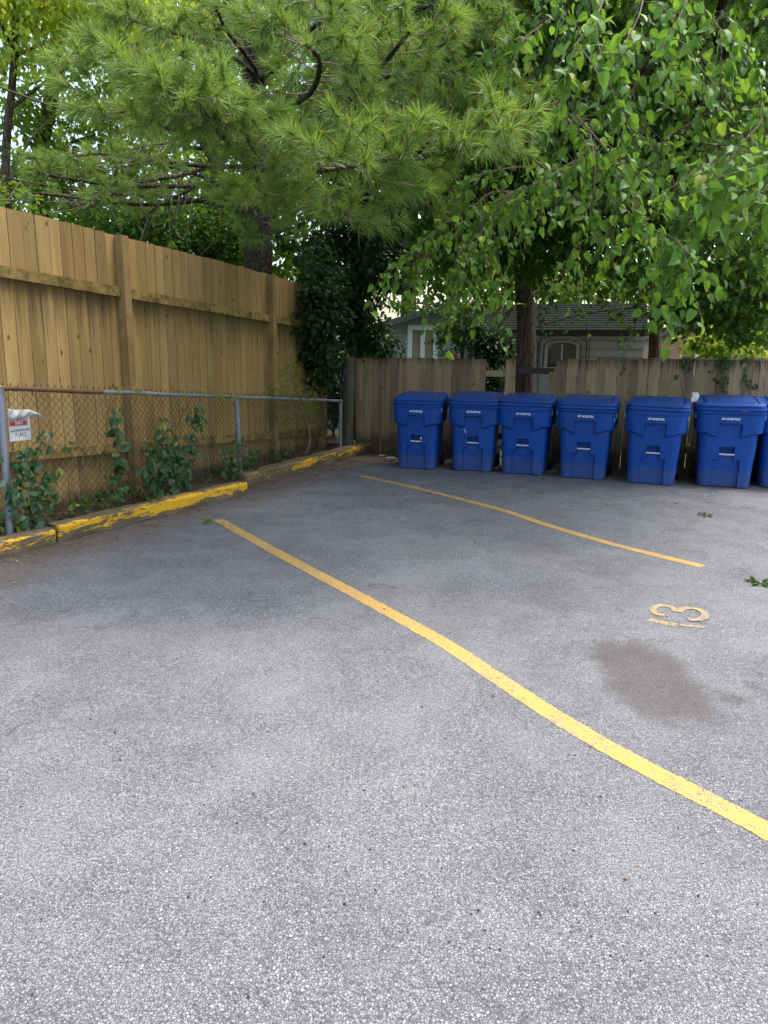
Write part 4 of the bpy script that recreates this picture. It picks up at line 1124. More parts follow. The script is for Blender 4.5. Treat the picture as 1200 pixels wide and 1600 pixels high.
# mulberry behind the gap in the fence
def pix(p):
    x, y, z = p[0], p[1], p[2]-HC; dpt = y*cP-z*sP; u, v = x/dpt, (y*sP+z*cP)/dpt
    u, v = u*cR+v*sR, -u*sR+v*cR; return 600+F*u, 800-F*v
def too_low(pts, drop=.38):
    for p in pts:
        x, y = pix((p[0], p[1], p[2]-drop))
        lim = 470 if x < 800 else (425 if x < 1000 else 440+(x-1000)*.45)
        if y > lim: return True
    return False
def mul_boughs(wd, lv, lv2):
    B = [  # hand placed boughs seen in the foreground
        ([(815, 300, 6.6), (770, 300, 6.0), (740, 322, 5.6), (700, 345, 5.3), (650, 385, 5.15), (604, 432, 5.1)], .074, .9),
        ([(780, 325, 6.2), (745, 335, 5.6), (700, 365, 5.3), (668, 400, 5.2), (650, 440, 5.15)], .074, .9),
        ([(800, 320, 6.2), (750, 350, 5.6), (720, 390, 5.3), (715, 430, 5.2)], .074, .9),
        ([(800, 300, 6.2), (760, 330, 5.6), (752, 380, 5.4), (768, 430, 5.3), (782, 472, 5.3)], .074, .9),
        ([(820, 290, 6.4), (790, 310, 5.8), (760, 350, 5.5), (735, 400, 5.3), (700, 460, 5.3)], .074, .9),
        ([(860, 260, 6.2), (800, 262, 5.7), (745, 275, 5.4), (700, 300, 5.3)], .078, .9),
        ([(900, 250, 6.4), (850, 280, 5.8), (815, 300, 5.5), (800, 330, 5.4)], .078, .9),
        ([(960, -60, 5.4), (935, 20, 4.9), (900, 70, 4.6), (885, 130, 4.5)], .092, .8),
        ([(930, 20, 5.2), (935, 70, 4.8), (950, 120, 4.6), (965, 170, 4.5)], .092, .8),
        ([(1010, -40, 5.4), (1000, 20, 4.9), (975, 70, 4.7), (960, 110, 4.6)], .092, .8),
        ([(1090, -40, 5.4), (1060, 30, 4.9), (1035, 80, 4.7), (1060, 115, 4.6)], .092, .8),
        ([(1060, -60, 5.6), (1090, 0, 5.1), (1130, 50, 4.8), (1170, 80, 4.7)], .092, .8),
        ([(860, 150, 5.8), (890, 190, 5.3), (915, 230, 5.1), (880, 275, 5.0)], .09, .8),
        ([(900, 180, 5.8), (940, 225, 5.2), (965, 260, 5.0), (985, 300, 4.9), (1000, 335, 4.9)], .09, .8),
        ([(920, 200, 5.8), (930, 260, 5.2), (925, 320, 5.0), (925, 375, 4.9)], .09, .8),
        ([(840, 190, 6.0), (830, 240, 5.6), (860, 270, 5.4), (880, 300, 5.3)], .09, .8),
        ([(980, 330, 5.8), (1010, 355, 5.2), (1050, 372, 4.9), (1075, 400, 4.8)], .092, .8),
        ([(1000, 340, 5.6), (1040, 375, 5.1), (1058, 402, 4.9), (1064, 440, 4.8)], .105, .7),
        ([(1010, 350, 5.6), (1030, 395, 5.2), (1045, 410, 5.0), (1072, 425, 4.9)], .10, .7),
        ([(800, 60, 6.4), (770, 80, 6.0), (740, 110, 5.8), (720, 150, 5.8)], .09, .8),
        ([(860, 30, 6.0), (820, 60, 5.6), (800, 100, 5.4), (790, 150, 5.4)], .095, .8),
    ]
    for pts, sz, dr in B:
        leafy_bough(wd, lv, poly([W(*p) for p in pts], 16), sz*.88, every=.12, tw=(.10, .34), droop=dr, rad=.006, lsp=.040)
    for px, py, y, ex, ey in ((880, 420, 10.4, 860, 470), (930, 430, 10.4, 945, 478), (985, 425, 10.2, 1000, 485), (850, 440, 10.6, 840, 500), (900, 455, 11.0, 905, 490), (960, 440, 10.8, 975, 500), (1000, 440, 10.2, 990, 520), (760, 430, 10.6, 775, 480), (740, 440, 10.8, 735, 500), (790, 440, 10.7, 785, 505)):
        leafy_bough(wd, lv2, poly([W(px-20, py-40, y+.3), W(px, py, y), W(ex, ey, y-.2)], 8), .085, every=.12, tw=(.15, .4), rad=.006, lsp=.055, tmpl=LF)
    for i in range(135):      # the rest of the curtain, more distant
        px = random.uniform(690, 1230); py = random.uniform(-60, 400); y = random.uniform(6.4, 9.8)
        if py > 430-abs(px-1120)*.25 and px < 1000: py -= 120
        a = W(px, py, y); d = Vector((rng.normal()*.6, -.5+rng.normal()*.4, rng.normal()*.35-.1)).normalized()
        L = random.uniform(.6, 1.2)
        if 765 < px < 875 and py > 200: continue
        if too_low(curve(a, a+d*L, .45, 0, 7)): continue
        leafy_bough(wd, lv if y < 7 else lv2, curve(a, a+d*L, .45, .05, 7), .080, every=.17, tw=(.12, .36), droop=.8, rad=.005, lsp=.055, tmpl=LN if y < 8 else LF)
mb0 = W(822, 560, 11.25)
broad('mulberry tree standing behind the gap in the fence, its leafy boughs hanging over the bins', mb0,
      [base_of(mb0), W(822, 560, 11.25), W(820, 470, 11.2), W(814, 360, 11.1), W(812, 280, 11.0), W(830, 150, 10.8), W(850, 20, 10.5), W(850, -120, 10.3)], (.155, .07),
      [([W(818, 440, 11.2), W(850, 415, 10.9), W(890, 385, 10.5), W(940, 330, 9.6), W(990, 250, 8.5)], (.085, .02)),
       ([W(815, 350, 11.1), W(790, 300, 10.0), W(760, 270, 8.5), W(740, 290, 6.6)], (.06, .012)),
       ([W(812, 300, 11), W(830, 200, 9.5), W(880, 120, 7.8), W(930, 20, 5.6)], (.065, .012)),
       ([W(812, 300, 11), W(870, 220, 9.5), W(960, 160, 8), W(1040, 60, 6.5), W(1080, -40, 5.6)], (.06, .012)),
       ([W(812, 290, 11), W(840, 210, 9.0), W(880, 190, 7.0), W(920, 200, 5.9)], (.05, .010)),
       ([W(812, 320, 11), W(900, 300, 9.0), W(960, 310, 7.0), W(990, 330, 5.8)], (.05, .010))],
      [((*W(870, 210, 9.8),), (1.9, 1.2, 1.5), 6000), ((*W(800, 60, 9.8),), (2.0, 1.6, 1.6), 5500), ((*W(1010, 280, 9.6),), (1.5, 1.2, 1.3), 3600),
       ((*W(960, 20, 9.5),), (2.2, 2.0, 1.6), 4200), ((*W(735, 330, 9.8),), (.8, .8, .8), 2600), ((*W(820, 470-90, 10.6),), (.9, .7, .6), 2000),
       ((*W(950, -160, 8.5),), (3.0, 3.0, 1.6), 6000), ((*W(880, -300, 9.5),), (3.4, 3.4, 2.0), 6000)],
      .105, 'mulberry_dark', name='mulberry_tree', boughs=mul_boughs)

# leaning tree at the right
def rt_boughs(wd, lv, lv2):
    for i in range(45):
        px = random.uniform(1060, 1260); py = random.uniform(180, 470); y = random.uniform(5.6, 8.5)
        a = W(px, py, y); d = Vector((rng.normal()*.7, -.4+rng.normal()*.4, rng.normal()*.3)).normalized()
        q_ = curve(a, a+d*random.uniform(.5, 1.0), .3, .05, 6)
        if too_low(q_): continue
        leafy_bough(wd, lv, q_, .105, every=.15, tw=(.15, .4), droop=.8, rad=.007, lsp=.06, tmpl=LN)
    for pts in ([(1230, 250, 5.4), (1180, 262, 5.0), (1130, 275, 4.9), (1090, 285, 4.9)], [(1240, 290, 5.4), (1190, 300, 5.1), (1150, 290, 5.0), (1110, 270, 4.9)], [(1230, 220, 5.4), (1190, 240, 5.2), (1150, 240, 5.1)]):
        leafy_bough(wd, lv, poly([W(*p) for p in pts], 14), .10, every=.10, tw=(.12, .3), rad=.006, lsp=.04)
rb = W(1023, 550, 11.1)
broad('right-hand tree with a slim dark trunk behind the long back fence', rb,
      [base_of(rb), W(1023, 550, 11.1), W(1026, 450, 11.0), W(1052, 330, 10.4), W(1092, 200, 9.6), W(1112, 110, 9.0), W(1135, 10, 8.6), W(1160, -120, 8.2)], (.085, .10),
      [([W(1052, 330, 10.4), W(1110, 290, 10), W(1190, 250, 9.4)], (.04, .015)), ([W(1112, 110, 9), W(1160, 60, 8.6), W(1230, 20, 8.2)], (.05, .02)),
       ([W(1040, 380, 10.7), W(1090, 410, 9.8), W(1150, 420, 8.6)], (.035, .012))],
      [((*W(1150, 300, 9.6),), (1.3, 1.2, 1.6), 3900), ((*W(1190, 120, 9.4),), (1.2, 1.6, 1.5), 1900), ((*W(1160, 470, 9.9),), (1.0, .6, .55), 2500), ((*W(1180, -150, 9),), (2.2, 2.6, 1.5), 3500)],
      .105, 'mulberry_dark', boughs=rt_boughs)

# dark ivy-clad tree in the corner
ib = W(557, 560, 12.3)
broad('dark ivy-covered tree in the corner behind the fences', ib,
      [base_of(ib), W(556, 560, 12.3), W(558, 470, 12.3), W(560, 380, 12.2), W(566, 250, 12.0), W(570, 80, 11.9), W(575, -100, 11.8)], (.13, .09),
      [([W(558, 470, 12.3), W(520, 420, 11.8), W(480, 400, 11.3)], (.04, .012)), ([W(560, 400, 12.3), W(600, 350, 11.8), W(640, 340, 11.3)], (.04, .012))],
      [((*W(502, 480, 10.8),), (.33, .45, .85), 2500), ((*W(497, 575, 10.9),), (.2, .25, .35), 600), ((*W(530, 430, 11.9),), (.75, .7, .75), 2900), ((*W(562, 500, 11.8),), (.42, .4, .55), 1500), ((*W(590, 540, 11.75),), (.34, .22, .22), 700),
       ((*W(500, 548, 11.2),), (.22, .25, .25), 700), ((*W(600, 400, 11.6),), (.55, .6, .6), 1700), ((*W(520, 340, 12.2),), (1.1, .9, .7), 2800), ((*W(620, 330, 12.2),), (.9, .9, .8), 2200), ((*W(600, 200, 12.4),), (1.5, 1.2, 1.6), 5000),
       ((*W(640, 0, 12.4),), (2.0, 1.5, 1.5), 4500)],
      .085, 'ivy', 'pinebark', clump=.22, per=22, tmpl=LF)

def bg(label, px, y, trunk_px, rad, blobs, size, mat, n_scale=1.0, clump=.5, tmpl=LT, per=24, grp='background trees beyond the fences'):
    b = W(px, 500, y); b0 = base_of(b)
    pts = [b0]+[W(*q) for q in trunk_px]
    limbs = []
    for i in range(9):
        k = random.randint(1, len(pts)-1); a = pts[k-1].lerp(pts[k], random.random())
        if a.z < 1.6: continue
        e = a+Vector((rng.normal()*1.2, rng.normal()*1.0, random.uniform(.2, 1.4))); limbs.append(([a, a.lerp(e, .5)+Vector((0, 0, .15)), e], (rad*.38, .012)))
    return broad(label, b0, pts, (rad, rad*.5), limbs, [((*W(*c),), r_, int(n*n_scale*.86)) for c, r_, n in blobs], size, mat, grp=grp, clump=clump, per=per, tmpl=tmpl)
bg('tall maple at the far left whose upper leaves glow yellow', 60, 13.5, [(60, 300, 13.5), (80, 150, 13.3), (95, 0, 13), (100, -150, 13)], .15,
   [((60, 250, 13.5), (2.4, 1.5, 1.2), 3300), ((-30, 330, 13.0), (1.6, 1.3, .8), 2600), ((180, 270, 13.8), (1.6, 1.2, 1.0), 1900), ((60, 90, 13), (2.6, 1.6, 1.5), 2500), ((200, 160, 13.5), (1.8, 1.3, 1.4), 2300), ((60, -100, 13), (3, 2, 1.5), 3500)], .12, 'maple')
bg('young tree at the top left, backlight painted into its yellow-green leaves', 20, 10.8, [(10, 300, 10.8), (20, 120, 10.6), (30, -60, 10.4)], .07,
   [((30, 15, 10.4), (1.4, .9, .7), 2000), ((120, -10, 10.6), (1.3, .9, .5), 1800), ((-10, 330, 10.6), (.8, .6, .5), 800), ((210, 20, 11.0), (1.2, .8, .45), 1500), ((0, -100, 10.4), (2, 1.5, 1.0), 1500)], .10, 'yellowgreen')
bg('dense dark bush tree rising just behind the tall cedar fence', 270, 11.6, [(270, 400, 11.6), (265, 350, 11.6), (260, 310, 11.6)], .07,
   [((270, 375, 11.6), (1.25, .5, .48), 4200), ((180, 345, 11.4), (.8, .4, .35), 1600), ((340, 390, 11.8), (.55, .5, .42), 1800), ((330, 330, 12.2), (.9, .6, .6), 1600)], .085, 'mulberry_dark', clump=.3)
bg('broad green tree filling the gap behind the pine trunk', 330, 17, [(330, 300, 17), (340, 100, 17), (350, -100, 17)], .2,
   [((330, 330, 17), (2.6, 1.5, 1.5), 4200), ((400, 150, 17), (3.2, 2.0, 2.6), 6000), ((180, 380, 17), (2.6, 1.4, .9), 2600), ((330, 0, 17), (4, 2, 2), 5000), ((470, 420, 17.5), (1.6, 1.2, 1.0), 2600)], .15, 'maple')
bg('tall tree seen through the pine boughs beside the ivy-clad trunk', 640, 18, [(640, 350, 18), (645, 150, 18), (650, -80, 18)], .2,
   [((620, 300, 18), (2.8, 1.6, 1.7), 5200), ((700, 150, 18), (3.2, 2.0, 2.4), 6000), ((560, 60, 18), (3.2, 2, 2), 4500), ((740, 420, 17), (1.5, 1.0, .9), 2500), ((640, 425, 18), (1.9, 1.0, .45), 1500)], .15, 'maple')
bg('leafy tree above the roof of the garden shed', 900, 17, [(900, 350, 17), (905, 180, 17), (910, -60, 17)], .2,
   [((900, 300, 17), (3.0, 1.6, 1.6), 5600), ((1000, 150, 17), (3.4, 2, 2.4), 3900), ((900, 60, 17), (3.2, 2, 2), 4500), ((860, 405, 16), (2.4, 1.2, .5), 1500), ((1000, 420, 16), (1.4, 1.0, .5), 1400), ((905, 452, 15), (2.0, .7, .22), 1500)], .15, 'maple')
bg('tall leafy tree at the far right behind the long back fence', 1140, 16, [(1140, 400, 16), (1135, 250, 16), (1130, 50, 16)], .18,
   [((1150, 350, 16), (2.2, 1.4, 1.5), 3400), ((1190, 160, 16), (2.2, 1.8, 2.0), 2200), ((1160, 470, 15.5), (1.6, .9, .7), 2000), ((1120, 20, 16), (3, 2, 1.5), 2800)], .15, 'mulberry_dark')
bg('low yellow-green shrub tree lit behind the right part of the back fence', 1105, 13.5, [(1105, 545, 13.5), (1106, 520, 13.5)], .03,
   [((1105, 535, 13.5), (.42, .3, .32), 900), ((1165, 540, 13.2), (.55, .3, .28), 1000)], .09, 'yellowgreen', clump=.2, grp=None)
bg('small bushy tree beside the white framed window of the grey house', 722, 14.2, [(722, 540, 14.2), (716, 500, 14.2)], .04,
   [((716, 525, 14.2), (.45, .3, .42), 1300), ((742, 490, 13.6), (.5, .4, .45), 1300), ((640, 478, 14.5), (.95, .4, .13), 500)], .085, 'mulberry_dark', clump=.2, grp=None)
bg('dark shrub tree in front of the left side of the garden shed', 765, 12.2, [(765, 560, 12.15), (768, 520, 12.1)], .03,
   [((768, 545, 12.1), (.36, .16, .42), 2600), ((770, 600, 11.9), (.36, .12, .4), 1500), ((740, 500, 12.1), (.22, .16, .3), 500)], .07, 'ivy', clump=.16, grp=None)

bg('low dark bush filling the corner behind the narrow chain link panel', 521, 12.6, [(521, 620, 12.6), (521, 560, 12.6)], .025,
   [((519, 610, 12.5), (.36, .2, .62), 2200), ((560, 530, 12.4), (.4, .2, .3), 700)], .08, 'ivy', clump=.18, grp=None)

# ------------------------------------------------------------------ climbers, shrub, weeds
def climber(label, segs, n, size, mat='vine', off=-.05, spread=.09, grp='climbers growing on the chain link fence', name='climbing_vine'):
    """segs: (px0,py0,px1,py1) stems on the fence plane"""
    first = None; wd, lv = MB(), MB(); P, D, Nn, S = [], [], [], []
    for (xa, ya, xb, yb) in segs:
        sa, za = sofpx(xa, ya); sb, zb = sofpx(xb, yb)
        a, b = CP(sa, za, off*.5), CP(sb, zb, off*.5)
        if first is None: first = b.copy() if b.z < a.z else a.copy()
        pts = curve(a, b, 0, .07, 9); wd.tube(pts, .003, 4)
        m = max(3, int(n*((b-a).length)))
        for j in range(m):
            q = pts[min(9, int(random.random()*9))].lerp(pts[min(9, int(random.random()*9))], .3) if False else a.lerp(b, random.random())
            q = q+cd*rng.normal()*spread+cn*(off-abs(rng.normal())*.05)+Vector((0, 0, rng.normal()*.02))
            d = cd*rng.normal()*.7-cn*random.uniform(.1, .8)+Vector((0, 0, -.6+rng.normal()*.4))
            P.append(q); D.append(d); Nn.append(-cn*.8+Vector((0, 0, .7))+Vector(rng.normal(size=3))*.35); S.append(size*random.uniform(.55, 1.15))
    root = thing(name, label, 'climbing plant', (first.x, first.y, .05), 0, grp)
    put_leaves(lv, LN, np.array(P), np.array(D), np.array(Nn), np.array(S))
    lv.build('foliage', mat, root); wd.build('stem', 'twig', root)
    return root
climber('leafy climber growing below the parking notice by the first fence post', [(30, 690, 20, 835), (52, 735, 30, 835), (15, 700, 12, 825), (60, 690, 66, 700), (55, 676, 62, 684)], 95, .082)
climber('thin climber with paired leaves hanging in a single column', [(168, 632, 162, 770), (165, 700, 170, 780)], 42, .105, spread=.035)
climber('thickest dark green climber in the middle of the chain link fence', [(240, 655, 232, 778), (222, 690, 225, 780), (255, 680, 250, 770), (262, 700, 262, 750)], 125, .08, spread=.07)
climber('loose climber with pale stems between the thickest climber and the middle post', [(290, 632, 272, 760), (295, 650, 285, 720), (300, 640, 297, 660)], 55, .085, spread=.06)
climber('bushy climber wrapped around the middle fence post', [(365, 680, 352, 755), (345, 690, 340, 750), (380, 700, 372, 745)], 95, .07, spread=.08)
climber('small pale sprigs creeping along the top rail of the chain link fence', [(165, 605, 215, 612), (262, 602, 285, 616), (300, 612, 360, 620)], 28, .05, 'yellowgreen', spread=.03)
# dry stems woven in the mesh
mb = MB()
for i in range(46):
    px = random.uniform(20, 500); sa, za = sofpx(px, 620); top = random.uniform(.5, 1.15)*(railz(sa)); l_ = random.uniform(.25, .9)
    a = CP(sa, top, -.03-random.random()*.04); b = CP(sa+rng.normal()*.18, max(.08, top-l_), -.02)
    mb.tube(curve(a, b, 0, .12, 7), .0016, 3)
for a_, b_ in (((50, 770), (78, 818)), ((60, 715), (48, 780)), ((66, 665), (50, 770))):
    sa, za = sofpx(*a_); sb, zb = sofpx(*b_); mb.tube(curve(CP(sa, za, -.04), CP(sb, zb, -.05), 0, .05, 6), .003, 4)
o = mb.build('dry_vine_stems', 'deadtwig'); tag(o, 'dry pale vine stems tangled through the chain link mesh', 'dead vines', kind='stuff')
def plant(label, px, py, z, h, n, size, mat, cat='weed', spread=.5, name='weed_plant', grp='weeds growing beside the lot', stems=6):
    g = G(px, py, z); root = thing(name, label, cat, tuple(g), 0, grp); wd, lv = MB(), MB(); P, D, Nn, S = [], [], [], []
    for i in range(stems):
        a = 6.28*i/stems+random.random(); e = g+Vector((math.cos(a)*h*spread, math.sin(a)*h*spread, h*random.uniform(.5, 1)))
        pts = curve(g, e, .1, .06, 5); wd.tube(pts, .0025, 4)
        for j in range(max(2, n//stems)):
            t = random.uniform(.25, 1)*5; ii = min(int(t), 4); q = pts[ii].lerp(pts[ii+1], t-ii)
            P.append(q); D.append(Vector((math.cos(a), math.sin(a), -.1))+Vector(rng.normal(size=3))*.6); Nn.append(Vector((0, -.5, 1))+Vector(rng.normal(size=3))*.3); S.append(size*random.uniform(.6, 1.2))
    put_leaves(lv, LN, np.array(P), np.array(D), np.array(Nn), np.array(S)); lv.build('foliage', mat, root); wd.build('stem', 'twig', root); return root
plant('small bright green weed at the foot of the tall fence', 138, 800, .08, .22, 40, .06, 'mulberry')
plant('tiny green weed against the middle kerb timber', 243, 790, .10, .12, 18, .045, 'mulberry')
plant('low green weed below the shrub in the corner bed', 438, 722, .10, .28, 46, .06, 'vine')
plant('pale small weed left of the shrub stem', 415, 712, .10, .40, 26, .05, 'yellowgreen')
plant('green weed hugging the base of the middle fence post', 386, 735, .10, .3, 34, .055, 'mulberry')
plant('tiny yellow-green sprout on the asphalt near the end of the long bay line', 322, 817, .004, .05, 14, .04, 'yellowgreen')
plant('flat green weed in a crack at the right side of the lot', 1190, 912, .004, .03, 60, .03, 'mulberry_dark', spread=3.2)
plant('small flat weed in the asphalt in front of the bins', 1102, 806, .004, .03, 26, .03, 'mulberry_dark', spread=2.4)
mb = MB(); lv = MB(); P, D, Nn, S = [], [], [], []
for i in range(420):                                     # ground cover in the bed
    px = random.uniform(-30, 420); t = (px+30)/450
    p = T0+tdir*random.uniform(-.8, 5.2)+tn*random.uniform(.22, .62)
    P.append(Vector((p.x, p.y, .09+random.random()*.10))); D.append(Vector(rng.normal(size=3))*.8); Nn.append(Vector((0, -.3, 1))+Vector(rng.normal(size=3))*.4); S.append(random.uniform(.03, .065))
put_leaves(lv, LN, np.array(P), np.array(D), np.array(Nn), np.array(S)); o = lv.build('ground_cover', 'vine'); tag(o, 'low green ground cover growing in the bed behind the kerb timbers', 'ground cover', kind='stuff')
# shrub at the corner
sg_ = G(481, 708, .08); sg_ = CP(sofpx(481, 690)[0], .08, .06)
sb = thing('shrub', 'slim shrub with small leaves and a pale stem at the chain link near the corner', 'shrub', tuple(sg_))
def SW(px, py, off=.0): s_, z_ = sofpx(px, py); return CP(s_, z_, off)
wd = MB(); wd.tube(poly([sg_, SW(483, 690), SW(480, 668), SW(474, 650), SW(464, 640, -.03), SW(445, 650, -.05)], 16), [.016]*3+[.013]*6+[.008]*20, 6) if False else None
Q = poly([sg_, SW(484, 690), SW(481, 668), SW(474, 650)], 14); wd.tube(Q, [.020-.0008*i for i in range(len(Q))], 7)
br = [[(474, 650), (462, 642), (440, 650), (425, 660)], [(474, 650), (468, 625), (455, 600), (452, 575)], [(472, 645), (450, 620), (425, 605)], [(470, 640), (478, 620), (475, 600)], [(474, 650), (480, 645), (482, 640)], [(462, 642), (440, 630), (415, 625)], [(452, 600), (450, 580), (452, 565)]]
lv = MB(); P, D, Nn, S = [], [], [], []
for b in br:
    Q = poly([SW(x, y, -.04) for x, y in b], 10); wd.tube(Q, [.008-.0005*i for i in range(len(Q))], 4)
    for j in range(90):
        q = Q[random.randint(3, len(Q)-1)]; q = q+Vector(rng.normal(size=3))*.075
        P.append(q); D.append(Vector(rng.normal(size=3))); Nn.append(Vector((0, -.6, .8))+Vector(rng.normal(size=3))*.5); S.append(random.uniform(.022, .045))
put_leaves(lv, LF, np.array(P), np.array(D), np.array(Nn), np.array(S)); lv.build('foliage', 'maple', sb); wd.build('stem', 'deadtwig', sb, smooth=True)
# ivy strands over the long back fence
def strand(label, px, y0, y1, n, size=.07, leaf=True):
    u = u_of(px); root = thing('ivy_strand' if leaf else 'hanging_cord', label, 'ivy' if leaf else 'cord', tuple(AP(u, 0, -.03)))
    r = ray(px, y0); 
    def zp(py): r = ray(px, py); p = AP(u, 0, -.03); t = p.y/r.y; return HC+r.z*t
    a, b = AP(u, zp(y0), -.03), AP(u+.03, zp(y1), -.03); pts = curve(a, b, 0, .03, 7)
    wd = MB(); wd.tube(pts, .003 if leaf else .0035, 4); wd.build('stem' if leaf else 'strand', 'twig' if leaf else 'cord', root)
    if leaf:
        lv = MB(); P = np.array([tuple(pts[random.randint(0, 7)]+EU*rng.normal()*.05-EN*.03*random.random()+Vector((0, 0, rng.normal()*.04))) for _ in range(n)])
        put_leaves(lv, LN, P, rng.normal(size=(n, 3))*.4+np.array([0, -.2, -.8]), rng.normal(size=(n, 3))*.3+np.array([0, -1, .3]), size*(.6+.5*rng.random(n))); lv.build('foliage', 'vine', root)
    return root
strand('dark ivy strand hanging on the long back fence left of the other strand', 1126, 562, 612, 34)
strand('bright ivy strand hanging from the fence top above the last full bin', 1163, 556, 606, 16, .075)
strand('stray ivy sprig drooping over the long back fence behind two bins', 1066, 556, 580, 12, .08)
strand('pale cord hanging down the long back fence above the right bins', 1183, 558, 604, 0, leaf=False)
strand('pale cord hanging down the fence boards beside the stray ivy sprig', 1065, 562, 608, 0, leaf=False)
# cord and rag between two bins
b5 = bins[5]
mb = MB(); p0 = W(1082, 640, 9.05); p1 = W(1077, 694, 9.05); mb.tube(curve(p0, p1, 0, .02, 6), .003, 4); mb.tube([p1, p1+Vector((0, 0, -.02))], .009, 6)
o = mb.build('hanging_cord', 'cord', origin=tuple(p0)); tag(o, 'thin white cord dangling in the space between two blue bins at the right', 'cord')
mb = MB(); vs = []; fs = []
q = W(1086, 617, 9.02)
for i in range(5):
    for j in range(6):
        vs.append((q.x-.035+.02*i+.01*math.sin(j*1.3), q.y+.01*math.sin(i*2+j), q.z+.03-.022*j-(.008 if i in (0, 4) else 0)))
for i in range(4):
    for j in range(5): a = i*6+j; fs.append((a, a+6, a+7, a+1))
mb.add(vs, fs); o = mb.build('rag', 'white', smooth=True, origin=tuple(q)); tag(o, 'small white rag hanging at the corner of a bin lid', 'rag')
# overhead cable
mb = MB(); a, b = W(-60, 112, 6.6), W(330, 205, 7.6); mb.tube([a.lerp(b, i/12)+Vector((0, 0, -.12*math.sin(math.pi*i/12))) for i in range(13)], .008, 5)
o = mb.build('overhead_cable', 'black', origin=tuple(a)); tag(o, 'thin black overhead cable sloping through the leaves at the upper left', 'cable')

# ------------------------------------------------------------------ small stuff on the ground
def rock(label, px, py, size, mat, name='stone'):
    g = G(px, py, 0); import bmesh
    bm = bmesh.new(); bmesh.ops.create_icosphere(bm, subdivisions=3, radius=1)
    for v in bm.verts:
        k = 1+.16*math.sin(v.co.x*5+v.co.y*3)+.10*math.sin(v.co.z*7+v.co.x*4); v.co = Vector((max(-.85, min(.85, v.co.x*k))*size[0], max(-.8, min(.8, v.co.y*k))*size[1], max(-.9, min(.75, v.co.z*k))*size[2]))
    me = bpy.data.meshes.new(name); bm.to_mesh(me); bm.free(); me.materials.append(M[mat]); me.polygons.foreach_set('use_smooth', [True]*len(me.polygons))
    o = bpy.data.objects.new(name, me); COL.objects.link(o); o.location = g+Vector((0, 0, size[2]*.78)); o.rotation_euler = (0, 0, random.random()); tag(o, label, 'stone'); return o
rock('beige stone slab lying beside the bin nearest the corner post', 609, 720, (.10, .07, .035), 'stone')
rock('flat pale stone at the foot of the back fence near the corner', 596, 714, (.07, .05, .02), 'stone')
rock('dark stone lying behind the joint of the middle and far timbers', 352, 752, (.09, .07, .07), 'darkrock')
mb = MB(); c = (G(1073, 739)); c.z = .04; mb.box(c, (.5, .09, .05), rota); o = mb.build('plank_offcut', 'grey_board'); tag(o, 'short grey plank lying on the ground behind two right-hand bins', 'plank')
mb = MB()
for i in range(26):
    c = G(random.uniform(1056, 1084), random.uniform(741, 751)); mb.box((c.x, c.y, .012+random.random()*.012), (random.uniform(.02, .07), random.uniform(.01, .03), .004), Matrix.Rotation(random.random()*3, 3, 'Z') @ Matrix.Rotation(rng.normal()*.3, 3, 'X'))
o = mb.build('paper_litter', 'paper'); tag(o, 'reddish scraps of litter between two of the right-hand bins', 'litter', kind='stuff')
# dead leaves, twigs and grit
P = []
for i in range(1700):
    s_ = random.uniform(-3, 7.6); w_ = abs(rng.normal())*.26+.02; p = T0+tdir*s_-tn*w_; P.append((p.x, p.y, .006+random.random()*.006))
for i in range(1500):
    p = T0+tdir*random.uniform(-3, 7.6)+tn*random.uniform(.18, 1.0); P.append((p.x, p.y, .10+random.random()*.03))
for i in range(500):
    p = G(random.uniform(600, 1230), random.uniform(738, 775)); P.append((p.x, p.y, .008))
for i in range(16):
    p = G(random.uniform(0, 1200), random.uniform(790, 1400)); P.append((p.x, p.y, .007))
P = np.array(P); n = len(P); lv = MB()
put_leaves(lv, LF, P, rng.normal(size=(n, 3))*np.array([1, 1, .12]), rng.normal(size=(n, 3))*.25+np.array([0, 0, 1]), .012+.022*rng.random(n)**2)
o = lv.build('leaf_litter', 'litter'); tag(o, 'brown dead leaves and chips scattered along the timbers and asphalt', 'leaf litter', kind='stuff')
mb = MB()
for i in range(1100):
    if i < 800: p = T0+tdir*random.uniform(-3, 7.6)-tn*abs(rng.normal())*.30
    else: p = G(random.uniform(560, 1230), random.uniform(738, 800))
    a_ = random.random()*6.28; l_ = random.uniform(.03, .06); q = p+Vector((math.cos(a_)*l_, math.sin(a_)*l_, .006)); mb.tube([(p.x, p.y, .006), ((p.x+q.x)/2, (p.y+q.y)/2, .009), (q.x, q.y, .006)], .0012, 3, cap=False)
o = mb.build('pine_straw', 'litter'); tag(o, 'fallen brown pine needles gathered along the timbers and bins', 'pine needles', kind='stuff')
mb = MB()
for i in range(260):
    if i < 150: p = T0+tdir*random.uniform(-2, 7)-tn*random.uniform(0, .7)
    else: p = G(random.uniform(0, 1200), 760+random.random()**.6*800)
    s_ = random.uniform(.002, .005)*(1 if i % 9 else 1.5); mb.box((p.x, p.y, s_*.5), (s_*1.6, s_*1.3, s_), Matrix.Rotation(random.random()*3, 3, 'Z') @ Matrix.Rotation(.4, 3, 'X'), taper=.6)
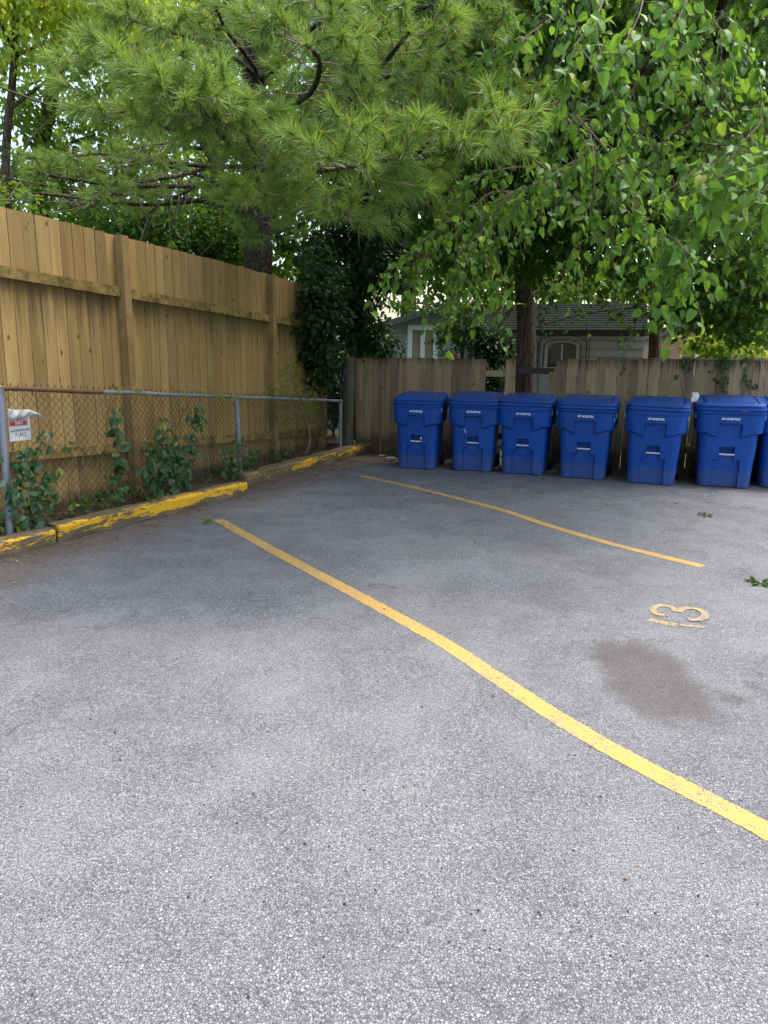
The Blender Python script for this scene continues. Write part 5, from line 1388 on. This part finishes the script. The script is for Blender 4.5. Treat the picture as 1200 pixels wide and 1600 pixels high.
o = mb.build('loose_grit', 'crumb'); tag(o, 'dark loose grit scattered over the asphalt', 'grit', kind='stuff')
g1 = G(575, 917); mb = MB(); mb.tube(curve(g1+Vector((0, 0, .006)), G(620, 919)+Vector((0, 0, .006)), 0, .03, 6), .0035, 4); o = mb.build('dry_twig', 'deadtwig'); tag(o, 'short pale twig lying on the asphalt above the long bay line', 'twig')

# ------------------------------------------------------------------ light
w = bpy.data.worlds.new('World'); sc.world = w; w.use_nodes = True
nt = w.node_tree; nt.nodes.clear(); N = NT(nt)
SUN_EL, SUN_AZ = R(66), R(75)       # azimuth from +Y towards +X: high on the right, softened by cloud
sky = nt.nodes.new('ShaderNodeTexSky'); sky.sky_type = 'NISHITA'; sky.sun_disc = False
sky.sun_elevation = SUN_EL; sky.sun_rotation = SUN_AZ; sky.air_density = 1.3; sky.dust_density = 3.5; sky.ozone_density = .5
bgn = nt.nodes.new('ShaderNodeBackground'); bgn.inputs[1].default_value = .15
wo = nt.nodes.new('ShaderNodeOutputWorld'); nt.links.new(sky.outputs[0], bgn.inputs[0]); nt.links.new(bgn.outputs[0], wo.inputs[0])
sl = bpy.data.lights.new('sun', 'SUN'); sl.energy = 1.3; sl.angle = R(24); sl.color = (1.0, .95, .88)
so_ = bpy.data.objects.new('sun', sl); COL.objects.link(so_)
sd = Vector((math.sin(SUN_AZ)*math.cos(SUN_EL), math.cos(SUN_AZ)*math.cos(SUN_EL), math.sin(SUN_EL)))
so_.rotation_euler = (-sd).to_track_quat('-Z', 'Y').to_euler(); so_.location = sd*30
vs_ = sc.view_settings; vs_.view_transform = 'Standard'; vs_.look = 'None'; vs_.exposure = 1.65; vs_.gamma = 1; vs_.use_curve_mapping = False
sc.render.engine = 'CYCLES'
cy = sc.cycles; cy.use_denoising = True; cy.max_bounces = 6; cy.diffuse_bounces = 3; cy.glossy_bounces = 2; cy.transmission_bounces = 4; cy.use_adaptive_sampling = True; cy.adaptive_threshold = .015
cy.caustics_reflective = False; cy.caustics_refractive = False
